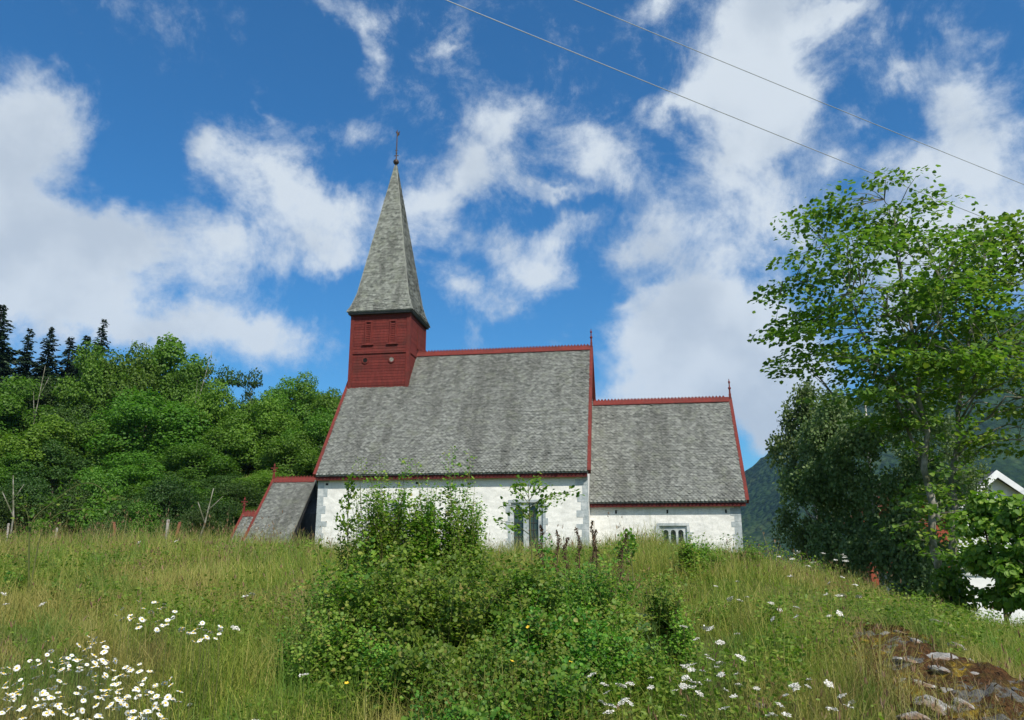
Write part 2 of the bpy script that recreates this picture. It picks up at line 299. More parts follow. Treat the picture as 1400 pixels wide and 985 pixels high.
def leaves_arr(P, D, Nn, S, wid=1.0):
    """leaf blades at points P pointing along D with face normal about Nn and length S"""
    D = norm(D); Sd = norm(np.cross(Nn, D)); Nn = np.cross(D, Sd); k = len(P)
    L = LEAF[None]*np.array([1, wid, 1]); S = np.asarray(S).reshape(-1, 1, 1)
    V = P[:, None]+S*(L[..., 0:1]*D[:, None]+L[..., 1:2]*Sd[:, None]+L[..., 2:3]*Nn[:, None])
    Fq = LEAF_F[None]+6*np.arange(k)[:, None, None]
    return V.reshape(-1, 3), Fq.reshape(-1, 4)
def rdir(n): return norm(rng.normal(size=(n, 3)))
def sstep(a, b, x): q = np.clip((x-a)/(b-a), 0, 1); return q*q*(3-2*q)

# ------------------------------------------------------------------ ground
def wob(x, y): return .05*np.sin(x*1.7+.6*y)*np.cos(y*1.3-.4*x)+.03*np.sin(3.9*x-1.1*y+1)+.025*np.cos(4.3*y+2.1*x)
def tz(x, y):
    x = np.asarray(x, float); y = np.asarray(y, float)
    prof = np.interp(y, [-60,2.4,3.2,4,5,7,9,11,13,14.5,17,22,30], [-2.3,-2.3,-2.05,-1.32,-1.0,-.74,-.55,-.41,-.33,-.36,-.75,-1.3,-1.3])
    left = .26*sstep(-1.5, -6, x)*sstep(5, 13, y)*(1-sstep(15, 24, y))
    drop = np.interp(x, [.5,2,3.2,4.5,6,8,11,16,30], [.03,.06,.0,-.22,-.60,-.98,-1.35,-1.8,-2.4])*sstep(3, 6, y)*(1-.45*sstep(16, 30, y))
    hill = np.interp(y, [46,60,80,100,150,400,5000], [0,2.2,7,13,26,40,40])*sstep(-7, -24, x)
    far = -14*sstep(60, 300, y)*sstep(-30, 20, x)
    bump = np.interp(x, [-9,-6,-3,-.5,1,2.2,3.3,4.1,4.8,6], [0,.04,.10,.10,.16,.26,.27,.18,.06,0])*sstep(6.5, 11.5, y)*(1-sstep(15, 20, y))
    w = bump+wob(x, y)*sstep(60, 20, np.abs(y))*1.0
    return prof+left+drop+hill+far+w
def axis(n, k, lim): u = np.linspace(-1, 1, n); return lim*np.sinh(k*u)/np.sinh(k)
gx = axis(260, 8.0, 4200); gy = axis(260, 8.0, 4200)+8
GX, GY = np.meshgrid(gx, gy, indexing='ij'); GZ = tz(GX, GY); nx, ny = GX.shape
I = np.arange(nx*ny).reshape(nx, ny)
ground = link('ground', mesh_np('ground', np.stack([GX, GY, GZ], -1).reshape(-1, 3), np.stack([I[:-1, :-1], I[1:, :-1], I[1:, 1:], I[:-1, 1:]], -1).reshape(-1, 4), True), M['turf'])
tag(ground, kind='structure')

# far mountain across the valley
mx = np.linspace(150, 3600, 190); my = np.linspace(700, 2400, 110)
MX, MY = np.meshgrid(mx, my, indexing='ij')
crest = np.interp(MX/1700, [.10,.24,.30,.345,.40,.48,.58,.70,.85,1.1,1.6,2.2], [0,.045,.090,.125,.17,.225,.285,.330,.375,.43,.47,.45])*1700
def fbm(x, y, o=5, s=1.):
    r = 0
    for i in range(o):
        a = 2.1*i+.7; r = r+np.sin(x*s*(math.cos(a))+y*s*math.sin(a)+i*1.7)*np.cos(-x*s*math.sin(a*1.3)+y*s*math.cos(a*1.3)+i)/1.8**i; s *= 1.9
    return r
MZ = -25+crest*sstep(-.05, 1, np.clip((MY-720)/980, 0, 1))*(1-.5*sstep(1750, 2400, MY))+(18*fbm(MX, MY, 5, .008)+5*fbm(MX, MY, 4, .05))*sstep(700, 1000, MY)
I = np.arange(MX.size).reshape(MX.shape)
mt = link('mountain', mesh_np('mountain', np.stack([MX, MY, MZ], -1).reshape(-1, 3), np.stack([I[:-1, :-1], I[1:, :-1], I[1:, 1:], I[:-1, 1:]], -1).reshape(-1, 4), True), M['wooded_mountain'])
tag(mt, kind='structure')

hz_m = bpy.data.materials.new('haze'); hz_m.use_nodes = True; t = NT(hz_m.node_tree); t.n.clear()
pv = t.add('ShaderNodeVolumePrincipled', {'Color': (.32, .60, 1.0, 1), 'Density': HAZE, 'Anisotropy': .2}); o_ = t.add('ShaderNodeOutputMaterial'); t.l.new(pv.outputs[0], o_.inputs['Volume'])
E_ = 4300.; V = [(x, y, z) for z in (-75., 950.) for x, y in ((-E_, -E_), (E_, -E_), (E_, E_), (-E_, E_))]
hb = bpy.data.meshes.new('haze'); hb.from_pydata(V, [], [(0,3,2,1),(4,5,6,7),(0,1,5,4),(1,2,6,5),(2,3,7,6),(3,0,4,7)]); tag(link('haze', hb, hz_m), kind='stuff')

# ------------------------------------------------------------------ church (local x = east, y = north, z up from churchyard)
ZB = 1.3
ch = empty('stone_church', (4.375, 45.0, -ZB), -R(9))
tag(ch, 'white stone church with grey slate roofs, red trim and a red belfry with spire', 'church')

def wall_open(mb, x0, x1, y, z0, z1, ops, depth=.45):
    """south-facing wall face at y with rectangular openings (x0,x1,z0,z1), reveals going back by depth"""
    xs = sorted({x0, x1, *[v for o in ops for v in o[:2]]}); zs = sorted({z0, z1, *[v for o in ops for v in o[2:]]})
    for a, b in zip(xs, xs[1:]):
        for c, d in zip(zs, zs[1:]):
            if any(o[0]-1e-6 <= a and b <= o[1]+1e-6 and o[2]-1e-6 <= c and d <= o[3]+1e-6 for o in ops): continue
            mb.face([(a, y, c), (b, y, c), (b, y, d), (a, y, d)])
    for (a, b, c, d) in ops:
        Y = y+depth
        mb.face([(a, y, c), (a, y, d), (a, Y, d), (a, Y, c)]); mb.face([(b, y, d), (b, y, c), (b, Y, c), (b, Y, d)])
        mb.face([(a, y, d), (b, y, d), (b, Y, d), (a, Y, d)]); mb.face([(b, y, c), (a, y, c), (a, Y, c), (b, Y, c)])
NE = dict(e0=-16.45, e1=0., n0=0., n1=12., ze=4.42+ZB, zr=13.38+ZB, nr=6.)      # nave
CE = dict(e0=0., e1=8.72, n0=1.8, n1=10.2, ze=2.75+ZB, zr=9.52+ZB, nr=6.)       # chancel
W_NAVE = (-4.50, -2.62, .25, 2.62+ZB); W_SLIT = (-11.75, -11.10, 1.2, 2.55+ZB); W_CH = (4.05, 5.62, .9, 1.30+ZB)
b = MB(); wt = NE['ze']+.35
wall_open(b, -16.45, 0, 0, -.4, NE['ze']+.02, [W_NAVE, W_SLIT])
for e, flip in ((0., 1), (-16.45, -1)):
    pts = [(e, 0, -.4), (e, 12, -.4), (e, 12, NE['ze']), (e, 6, NE['zr']-.30), (e, 0, NE['ze'])]
    b.face(pts if flip > 0 else pts[::-1])
b.face([(0, 12, -.4), (-16.45, 12, -.4), (-16.45, 12, NE['ze']), (0, 12, NE['ze'])])
nave = b.build('nave_wall', M['limewash'], ch)
b = MB(); wall_open(b, .004, 8.72, 1.8, -.4, CE['ze']+.02, [W_CH])
b.face([(8.72, 1.8, -.4), (8.72, 10.2, -.4), (8.72, 10.2, CE['ze']), (8.72, 6, CE['zr']-.3), (8.72, 1.8, CE['ze'])])
b.face([(8.72, 10.2, -.4), (.004, 10.2, -.4), (.004, 10.2, CE['ze']), (8.72, 10.2, CE['ze'])])
chan = b.build('chancel_wall', M['limewash'], ch)

# quoins: alternating long and short blocks, a hair proud of the limewash
def quoins(parent, e, n, side, ztop, seed, sm=.3):
    r = random.Random(seed); z = -.3; k = 0
    while z < ztop-.15:
        h = r.uniform(.30, .52); h = min(h, ztop-z); L = r.uniform(.50, .72) if k % 2 else r.uniform(.28, .40); L2 = r.uniform(.3, .6)
        q = MB(); x0, x1 = (e-L, e+.015) if side > 0 else (e-.015, e+L)
        q.box(x0, x1, n-.015, n+L2, z+.012, z+h-.012)
        q.build('quoin', M['soapstone'], parent); z += h; k += 1
quoins(nave, 0, 0, 1, NE['ze']-.30, 3); quoins(nave, -16.45, 0, -1, NE['ze']-.30, 5); quoins(chan, 8.72, 1.8, 1, CE['ze']-.28, 8)

def arch_plate(name, x0, x1, z0, z1, y, th, lights, mat, parent, pointed=True, steps=10):
    """stone plate with arched lights (cx, half width, sill z, spring z)"""
    mb = MB(); Y = y+th
    xs = [x0]
    cuts = []
    for cx, hw, zb, zs in lights:
        pr = []
        for i in range(steps+1):
            u = -1+2*i/steps
            hh = (math.sqrt(max(0, 4-(1+abs(u))**2)) if pointed else math.sqrt(max(0, 1-u*u)))*hw
            pr.append((cx+u*hw, zs+hh))
        cuts.append((cx-hw, cx+hw, zb, pr))
    x = x0
    for a, c, zb, pr in cuts:
        mb.face([(x, y, z0), (a, y, z0), (a, y, z1), (x, y, z1)])
        mb.face([(a, y, z0), (c, y, z0), (c, y, zb), (a, y, zb)])
        for (p, q) in zip(pr, pr[1:]):
            mb.face([(p[0], y, p[1]), (q[0], y, q[1]), (q[0], y, z1), (p[0], y, z1)])
            mb.face([(q[0], y, q[1]), (p[0], y, p[1]), (p[0], Y, p[1]), (q[0], Y, q[1])])
        for X, fl in ((a, 1), (c, -1)):
            f = [(X, y, zb), (X, y, pr[0][1]), (X, Y, pr[0][1]), (X, Y, zb)]; mb.face(f if fl > 0 else f[::-1])
        mb.face([(c, y, zb), (a, y, zb), (a, Y, zb), (c, Y, zb)]); x = c
    mb.face([(x, y, z0), (x1, y, z0), (x1, y, z1), (x, y, z1)])
    # outer edge
    for f in ([(x0,y,z0),(x0,y,z1),(x0,Y,z1),(x0,Y,z0)], [(x1,y,z1),(x1,y,z0),(x1,Y,z0),(x1,Y,z1)], [(x0,y,z1),(x1,y,z1),(x1,Y,z1),(x0,Y,z1)], [(x1,y,z0),(x0,y,z0),(x0,Y,z0),(x1,Y,z0)]): mb.face(f)
    return mb.build(name, mat, parent)
def window(x0, x1, z0, z1, yw, lights, label, pointed, margin=.0):
    w_ = arch_plate('window', x0+.003, x1-.003, z0+.003, z1-.003, yw+.10, .22, lights, M['soapstone'], ch, pointed); w_['label'] = label
    g = MB(); g.box(x0+.01, x1-.01, yw+.27, yw+.30, z0+.01, z1-.01); g.build('glass', M['glass'], w_)
    # leading bars in the lights
    for cx, hw, zb, zs in lights:
        mm = MB(); mm.box(cx-.012, cx+.012, yw+.235, yw+.262, zb, zs+hw*.9)
        z = zb+.35
        while z < zs: mm.box(cx-hw, cx+hw, yw+.240, yw+.258, z, z+.02); z += .4
        mm.build('lead_bar', M['iron'], w_)
    # dressed surround stones, alternating
    r = random.Random(int(x0*100)); k = 0
    for side in (0, 1):
        z = z0; k = side
        while z < z1-.05:
            h = min(r.uniform(.32, .5), z1-z); L = (.30 if k % 2 else .17); q = MB()
            a, c = (x0-L, x0-.004) if side == 0 else (x1+.004, x1+L)
            q.box(a, c, yw-.018, yw+.1, z+.008, z+h-.008); q.build('surround_block', M['soapstone'], w_); z += h; k += 1
    q = MB(); q.box(x0-.15, x1+.15, yw-.022, yw+.1, z1+.005, z1+.16); q.build('lintel', M['soapstone'], w_)
    q = MB(); q.prism([(yw-.06, z0-.10), (yw+.1, z0-.10), (yw+.1, z0-.004), (yw-.06, z0-.03)], 'x', x0-.12, x1+.12); q.build('sill', M['soapstone'], w_)
    return w_
x0, x1, z0, z1 = W_NAVE; c = (x0+x1)/2
window(x0, x1, z0, z1, 0, [(c-.50, .29, z0+.15, z1-.62), (c+.38, .29, z0+.15, z1-.62)], 'tall twin-light pointed window in grey stone surround', True)
x0, x1, z0, z1 = W_SLIT
window(x0, x1, z0, z1, 0, [((x0+x1)/2, .2, z0+.1, z1-.45)], 'narrow single-light window in the nave', True)
x0, x1, z0, z1 = W_CH
window(x0, x1, z0, z1, 1.8, [(x0+.36, .15, z0+.15, z1-.38), (x0+.79, .15, z0+.15, z1-.38), (x0+1.22, .15, z0+.15, z1-.38)], 'small chancel window of three round-headed lights in grey stone', False)
# putlog holes and brackets under the eaves
def hole(x, z, y, parent, w_=.17, h=.13):
    q = MB(); q.box(x-w_/2, x+w_/2, y-.006, y+.04, z-h/2, z+h/2); q.build('putlog_hole', M['hole_shade'], parent)  # uncut wall: a block coloured as the shade within a hole
for x in (-15.9, -10.2, -7.0, -.55): hole(x, 3.83+ZB-.08*(x > -8), 0, nave)
for x in (1.55, 4.55, 7.9): hole(x, 2.12+ZB, 1.8, chan, .10, .2)

# roofs: a deck plus individually lapped pointed slates
def slates(mb, P0, U, Vv, Nn, Lu, Lv, wid, exp, r, taper=None, jit=.012):
    """P0 lower left corner, U along eave, Vv up the slope, Nn outward. taper(v)->(u0,u1)"""
    P0, U, Vv, Nn = (np.array(a, float) for a in (P0, U, Vv, Nn))
    rows = int(Lv/exp)+1
    for i in range(rows):
        v = i*exp
        u0, u1 = taper(min(v, Lv)) if taper else (0, Lu)
        if u1-u0 < .05: continue
        u = u0-(wid/2 if i % 2 else 0)+r.uniform(-.01, .01)
        while u < u1:
            a, c = max(u, u0), min(u+wid, u1)
            if c-a > .04:
                g = .008; a += g; c -= g; m_ = min(max(u+wid/2, a+.01), c-.01); d = r.uniform(-jit, jit)-(.05 if r.random() < .02 else 0); top = min(v+exp*1.75, Lv); lo = .05+r.uniform(-.015, .03)+(.03 if r.random() < .03 else 0); tl = r.uniform(-.012, .012)
                pts = [(a, top, .004), (a, v+exp*.45+d, lo*.7+tl), (m_, v-exp*.12+d, lo), (c, v+exp*.45+d, lo*.7-tl), (c, top, .004)]
                mb.face([P0+U*x+Vv*y+Nn*(z+.012) for x, y, z in pts])
            u += wid
def gable_roof(name, e0, e1, nS, nr, ze, zr, mat, parent, wid=.23, exp=.135, seed=1, label=None):
    r = random.Random(seed); b = MB(); L = math.hypot(nr-nS, zr-ze); vv = np.array([0, nr-nS, zr-ze])/L; nn = np.array([0, -vv[2], vv[1]]); th = .10
    nN = 2*nr-nS
    prof = [(nS, ze), (nr, zr), (nN, ze), (nN-.0, ze-th*1.5), (nr, zr-th*1.8), (nS+.0, ze-th*1.5)]
    b.prism(prof, 'x', e0, e1)
    slates(b, np.array((e0, nS, ze))-vv*.12, (1, 0, 0), vv, nn, e1-e0, L+.12, wid, exp, r)
    o = b.build(name, mat, parent)
    if label: o['label'] = label
    return o
nroof = gable_roof('roof', -16.50, .10, -.40, 6, NE['ze'], NE['zr'], M_slate, ch, seed=2, label='large slate roof of the nave')
croof = gable_roof('roof', .02, 9.05, 1.42, 6, CE['ze'], CE['zr'], M_slate, ch, seed=3, label='smaller slate roof of the chancel')

def verge(e, nS, nr, ze, zr, parent, w_=.20, h=.34, up=.07, both=True):
    """red board capping a sloping roof edge, both slopes"""
    b = MB(); sgn = [1, -1] if both else [1]
    for s_ in sgn:
        f = lambda n: nr+s_*(n-nr)
        L = math.hypot(nr-nS, zr-ze); c_, s2 = (nr-nS)/L, (zr-ze)/L
        # in (n,z): along (c_,s2), normal (-s2,c_)
        P = lambda u, v: (f(nS+u*c_-v*s2), ze+u*s2+v*c_)
        q = [P(-.06, up), P(L, up), P(L, up-h), P(-.06, up-h)]
        # mitre at the ridge
        q[1] = (nr, ze+(nr-nS)*s2/c_+up/c_+0); q[2] = (nr, ze+(nr-nS)*s2/c_+(up-h)/c_)
        b.prism(q, 'x', e-w_/2, e+w_/2)
    return b.build('barge_board', M_redtrim, parent)
verge(.13, -.40, 6, NE['ze'], NE['zr'], nroof); verge(-16.55, -.40, 6, NE['ze'], NE['zr'], nroof)
verge(9.10, 1.42, 6, CE['ze'], CE['zr'], croof)
def fascia(e0, e1, n, z, parent, h=.30):
    b = MB(); b.box(e0, e1, n+.06, n+.10, z-h-.09, z-.09); b.box(e0, e1, n+.10, n+.36, z-h-.03, z-h+.02)
    return b.build('fascia', M_fascia, parent)
fascia(-16.48, .02, -.40, NE['ze'], nroof); fascia(.03, 9.0, 1.42, CE['ze'], croof, .28)
def crestline(e0, e1, n, z, parent, h=.20, step=.22):
    b = MB(); b.box(e0, e1, n-.07, n+.07, z-.06, z+h*.55)
    for s_ in (-1, 1): b.prism([(n+s_*.07, z+.06), (n+s_*.28, z-.24), (n+s_*.28, z-.20), (n+s_*.07, z+.10)], 'x', e0, e1)
    x = e0+.06
    while x+step < e1:
        b.prism([(x, z+h*.55), (x+step*.8, z+h*.55), (x+step*.62, z+h*.9), (x+step*.4, z+h*1.08), (x+step*.18, z+h*.9)], 'y', n-.025, n+.025); x += step
    return b.build('ridge_crest', M_redtrim, parent)
crestline(-12.15, .05, 6, NE['zr']+.02, nroof, .24); crestline(.16, 9.0, 6, CE['zr']+.02, croof, .22)
def finial(e, n, z, parent, h=1.15, cross=False):
    b = MB(); b.box(e-.07, e+.07, n-.07, n+.07, z-.35, z+.25)
    b.tube([(e, n, z+.2), (e, n, z+h*.55), (e, n, z+h)], [.065, .045, .02], 8); b.ball((e, n, z+h*.5), .10, 8, 6); b.ball((e, n, z+h*.82), .07, 8, 6, 1.6)
    if cross: b.box(e-.24, e+.24, n-.03, n+.03, z+h*.62, z+h*.70); b.box(e-.15, e+.15, n-.03, n+.03, z+h*.40, z+h*.46)
    return b.build('finial', M_redtrim, parent)
finial(.13, 6, NE['zr']+.12, nroof, 1.20); finial(9.10, 6, CE['zr']+.10, croof, 1.25)

# belfry
def boards(mb, p0, p1, z0, z1, r, bh=.20, out=None):
    p0, p1 = np.array(p0, float), np.array(p1, float); z = z0; o = np.array(out, float)
    while z < z1-.01:
        t_ = min(z+bh, z1); q = r.uniform(-.003, .004)
        A, B = p0+o*(.020+q), p1+o*(.020+q); C, D = p1+o*.006, p0+o*.006
        mb.mesh([(*A, z), (*B, z), (*C, t_), (*D, t_), (*p0, z), (*p1, z)], [(0, 1, 2, 3), (4, 5, 1, 0)]); z = t_
tw = dict(e0=-16.42, e1=-12.2, n0=4.02, n1=8.0, z0=9.6+ZB, z1=16.02+ZB); r = random.Random(9)
b = MB(); e0, e1, n0, n1, z0, z1 = (tw[k] for k in ('e0', 'e1', 'n0', 'n1', 'z0', 'z1')); b.box(e0, e1, n0, n1, z0, z1)
boards(b, (e0, n0), (e1, n0), z0, z1, r, out=(0, -1)); boards(b, (e1, n0), (e1, n1), z0, z1, r, out=(1, 0))
boards(b, (e0, n1), (e0, n0), z0, z1, r, out=(-1, 0)); boards(b, (e1, n1), (e0, n1), z0, z1, r, out=(0, 1))
tower = b.build('belfry', M_red, ch)
for (X, Y) in ((e0, n0), (e1, n0), (e0, n1), (e1, n1)):
    q = MB(); sx_ = -1 if X == e0 else 1; sy_ = -1 if Y == n0 else 1
    q.box(min(X+sx_*.05, X-sx_*.20), max(X+sx_*.05, X-sx_*.20), min(Y+sy_*.055, Y), max(Y+sy_*.055, Y), z0, z1-.02)
    q.box(min(X+sx_*.052, X), max(X+sx_*.052, X), min(Y+sy_*.05, Y-sy_*.20), max(Y+sy_*.05, Y-sy_*.20), z0, z1-.03)
    q.build('corner_board', M_red, tower)
q = MB(); q.box(e0+.2, e1-.2, n0-.075, n0, 13.05+ZB, 13.17+ZB); q.box(e1, e1+.07, n0+.2, n1-.2, 13.05+ZB, 13.17+ZB); q.build('belt_board', M_red, tower)
for cx in (-15.15, -13.38):
    lv = MB(); a, c_, zb, zt = cx-.16, cx+.16, 13.75+ZB, 15.30+ZB
    lv.box(a-.09, a, n0-.09, n0, zb, zt); lv.box(c_, c_+.09, n0-.09, n0, zb, zt); lv.box(a-.09, c_+.09, n0-.095, n0, zt, zt+.09); lv.box(a-.25, c_+.25, n0-.13, n0, zb-.10, zb)
    lo = lv.build('louvre', M_red, tower)
    sl_ = MB(); z = zb+.02
    while z < zt-.1:
        sl_.mesh([(a, n0-.075, z), (c_, n0-.075, z), (c_, n0-.034, z+.10), (a, n0-.034, z+.10)], [(0, 1, 2, 3)]); z += .13
    sl_.build('slat', M_red, lo)
q = MB(); q.box(e1, e1+.075, 5.85, 6.15, 13.75+ZB, 15.3+ZB); q.build('louvre', M_red, tower)
for cx, mt_, lab in ((-15.28, 'hole_shade', 'dark open porthole'), (-13.40, 'post_wood', 'porthole closed with a dull wooden disc')):
    q = MB(); N_ = 16; zc = 12.58+ZB
    ring = lambda rad: [(cx+rad*math.cos(2*math.pi*i/N_), zc+rad*math.sin(2*math.pi*i/N_)) for i in range(N_)]
    o_, i_ = ring(.24), ring(.16); yf = n0-.07
    for i in range(N_):
        j = (i+1) % N_
        q.face([(o_[i][0], yf, o_[i][1]), (i_[i][0], yf, i_[i][1]), (i_[j][0], yf, i_[j][1]), (o_[j][0], yf, o_[j][1])])
        q.face([(o_[i][0], yf, o_[i][1]), (o_[j][0], yf, o_[j][1]), (o_[j][0], n0, o_[j][1]), (o_[i][0], n0, o_[i][1])])
        q.face([(i_[j][0], yf, i_[j][1]), (i_[i][0], yf, i_[i][1]), (i_[i][0], n0, i_[i][1]), (i_[j][0], n0, i_[j][1])])
    po = q.build('porthole', M_red, tower); po['label'] = lab
    q = MB(); q.face([(x, n0-.045, z) for x, z in ring(.165)][::-1]); q.build('disc', M[mt_], po)
# spire
b = MB(); cx, cn = (e0+e1)/2, (n0+n1)/2; zs0 = 16.02+ZB; HT = 12.2
prof = [(0, 2.36), (.35, 2.20), (.8, 2.05), (1.5, 1.85), (HT, .07)]
hw = lambda v: float(np.interp(v, [p[0] for p in prof], [p[1] for p in prof]))
rs = random.Random(4)
for k in range(4):
    a = k*math.pi/2; rot = lambda x, y: (cx+x*math.cos(a)-y*math.sin(a), cn+x*math.sin(a)+y*math.cos(a))
    for (v0, h0), (v1, h1) in zip(prof, prof[1:]):
        b.face([(*rot(-h0, -h0), zs0+v0), (*rot(h0, -h0), zs0+v0), (*rot(h1, -h1), zs0+v1), (*rot(-h1, -h1), zs0+v1)])
        L = math.hypot(v1-v0, h0-h1); U = np.array([math.cos(a), math.sin(a), 0]); inw = np.array([-math.sin(a), math.cos(a), 0])
        Vv = (inw*(h0-h1)+np.array([0, 0, v1-v0]))/L; Nn = np.cross(U, Vv); P = np.array([*rot(-h0, -h0), zs0+v0])-(Vv*.10 if v0 > 0 else 0)
        slates(b, P, U, Vv, Nn, 2*h0, L+(.10 if v0 > 0 else 0), .24, .145, rs, taper=lambda v, h0=h0, h1=h1, L=L: ((h0-h1)*v/L, 2*h0-(h0-h1)*v/L))
b.box(cx-2.30, cx+2.30, cn-2.30, cn+2.30, zs0-.05, zs0-.006)
spire = b.build('spire', M_slate2, ch)
q = MB(); q.box(cx-2.28, cx+2.28, cn-2.28, cn+2.28, zs0-.16, zs0-.055); q.build('soffit', M['dark_board'], spire)
b = MB()
for k in range(4):
    a = k*math.pi/2+math.pi/4; pts = [(cx+h*1.41421*math.cos(a)*1.005, cn+h*1.41421*math.sin(a)*1.005, zs0+v+.01) for v, h in prof]; b.tube(pts, .035, 5)
b.build('hip_roll', M_slate2, spire)
zt = zs0+HT
b = MB(); b.tube([(cx, cn, zt-.3), (cx, cn, zt+.15)], [.11, .08], 8); b.ball((cx, cn, zt+.36), .22, 12, 8); b.build('ball', M['iron'], spire, True)
b = MB(); b.tube([(cx, cn, zt+.5), (cx, cn, zt+3.05)], [.05, .035], 6); b.build('rod', M['iron'], spire)
vz = zt+2.52; V_ = lambda x, z: (cx+x*.55, vz+(z-2.15)*.55)
b = MB(); b.prism([V_(-.05, 2.15), V_(.05, 2.10), V_(.36, 2.45), V_(.30, 2.62), V_(.40, 2.95), V_(.12, 2.72), V_(.02, 2.88), V_(-.12, 2.96), V_(-.2, 2.78), V_(-.08, 2.55)], 'y', cn-.012, cn+.012)
b.build('weathervane', M['iron'], spire)
b = MB(); b.box(cx-.17, cx+.17, cn-.018, cn+.018, zt+.86, zt+.91); b.ball((cx, cn, zt+1.1), .07, 8, 6); b.tube([(cx-.13, cn, zt+1.28), (cx, cn, zt+1.4), (cx+.13, cn, zt+1.28)], .02, 5); b.build('cross_arm', M['iron'], spire)

# west porches
def porch(e0, e1, nS, ze, zr, seed, lab):
    zw = ze+ZB; pr = MB(); pr.prism([(nS+.3, -.4), (12-nS-.3, -.4), (12-nS-.3, zw-.05), (6, zr+ZB-.2), (nS+.3, zw-.05)], 'x', e0+.2, e1-.18)
    pw = pr.build('porch_wall', M['dark_board'], ch); pw['label'] = 'dark tarred wall of '+lab
    rf = gable_roof('roof', e0, e1, nS, 6, zw, zr+ZB, M_slate, ch, seed=seed, label='slate roof of '+lab)
    verge(e0-.04, nS, 6, zw, zr+ZB, rf, .18, .26); crestline(e0+.1, e1, 6, zr+ZB+.02, rf, .22); finial(e0-.04, 6, zr+ZB+.12, rf, 1.05, True); fascia(e0, e1, nS, zw, rf, .16)
    return rf
porch(-22.3, -19.2, 2.35, .40, 4.70, 5, 'the west porch')
porch(-24.35, -22.33, 3.6, -.40, 2.38, 6, 'the low outer porch')
b = MB(); b.prism([(4.6, -.4), (7.4, -.4), (7.4, 3.6), (6, 4.6), (4.6, 3.6)], 'x', -19.37, -16.46); b.build('link_wall', M['dark_board'], ch)

# ------------------------------------------------------------------ trees
def crown_leaves(rx, rz, z0, nl, nleaf, size, seed, fill=.35, up=.5, droop=0., shell=.55):
    """leaves gathered on many uneven lobes inside an egg-shaped envelope rising from z0, 2*rz tall"""
    g = np.random.default_rng(seed); P = []; O = []
    cs = []
    for i in range(nl):
        d = norm(g.normal(size=3)); q = g.uniform(.35, .92)**.7
        c = d*q; 
        if c[2] < -.55: c[2] *= .7
        wtop = 1-.30*max(0, c[2]); cs.append((c*np.array([rx*wtop, rx*wtop, rz])+np.array([0, 0, z0+rz]), g.uniform(.24, .44)*rx))
    cs.append((np.array([0, 0, z0+rz]), rx*.55))
    tot = sum(r**2 for _, r in cs)
    for c, r in cs:
        k = max(8, int(nleaf*r*r/tot)); d = norm(g.normal(size=(k, 3))); d[:, 2] = np.where(d[:, 2] < -.3, d[:, 2]*.5, d[:, 2])
        rr = r*(shell+(1-shell)*g.random((k, 1))**.6)*(1+.22*np.sin(d[:, :1]*7+c[0])*np.cos(d[:, 1:2]*6+c[1]))
        P.append(c+d*rr*np.array([1, 1, 1.05])); O.append(d)
    P = np.concatenate(P); O = np.concatenate(O); k = len(P)
    Nn = norm(O*1.25+np.array([0, 0, up*1.3])+.55*g.normal(size=(k, 3)))
    D = norm(np.cross(Nn, g.normal(size=(k, 3)))+O*.3+np.array([0, 0, -droop]))
    return leaves_arr(P, D, Nn, size*g.uniform(.65, 1.3, k)), P
def trunk_mesh(H, r0, seed, limbs=7, top=.8, lo=.25, spread=.45, lean=.06):
    g = random.Random(seed); b = MB(); pts = [np.array([0, 0, -.4])]; n = 7
    for i in range(1, n+1): pts.append(np.array([pts[-1][0]+g.uniform(-lean, lean)*H/n*2, pts[-1][1]+g.uniform(-lean, lean)*H/n*2, H*top*i/n]))
    rad = [r0*(1-.8*i/n) for i in range(n+1)]; rad[0] *= 1.25; b.tube(pts, rad, 7)
    for k in range(limbs):
        h = g.uniform(lo, .95)*n; i = int(h); p = pts[i]+(pts[min(i+1, n)]-pts[i])*(h-i); a = g.uniform(0, 6.28); L = H*spread*(1.1-h/n*.6)*g.uniform(.6, 1)
        q = [p]
        for j in range(1, 5): q.append(p+np.array([math.cos(a)*L*j/4*.75, math.sin(a)*L*j/4*.75, L*(j/4)**.8*.65])+np.array([g.uniform(-1, 1) for _ in range(3)])*.05*L)
        rb = r0*(1-.8*h/n)*.6; b.tube(q, [rb*(1-.2*j) for j in range(5)], 5)
    return b
CR = []      # crowns shared by the trees of the wood: (mesh, height, radius)
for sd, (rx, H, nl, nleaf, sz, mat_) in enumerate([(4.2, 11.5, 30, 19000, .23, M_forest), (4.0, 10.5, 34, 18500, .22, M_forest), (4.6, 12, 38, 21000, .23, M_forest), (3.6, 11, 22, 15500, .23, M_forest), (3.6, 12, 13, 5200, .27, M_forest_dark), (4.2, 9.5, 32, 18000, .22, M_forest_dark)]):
    (V, Fq), _ = crown_leaves(rx, H*.44, H*.12, nl, nleaf, sz, 100+sd, up=.32)
    me = mesh_np('crown', V, Fq); me.materials.append(mat_)
    tm = trunk_mesh(H, .17, 50+sd, 9).build('trunk', M['bark_dark']); tme = tm.data; bpy.data.objects.remove(tm); CR.append((me, tme, H, rx))
def forest_tree(px, top, rpx, Y, kind, label, nm='deciduous_tree'):
    Y = Y+(10 if Y < 70 else 4); p = at(px, top, Y); g0 = float(tz(p[0], p[1])); Ht = p[2]-g0; r_ = rpx*Y/F
    me, tme, H, rx = CR[kind]; e = empty(nm, (p[0], p[1], g0-.1), rng.uniform(0, 6.28)); e.scale = (r_/rx, r_/rx, Ht/H)
    tag(e, label, 'tree', 'trees of the wood behind the church')
    link('crown', me, None, e); link('trunk', tme, None, e); return e
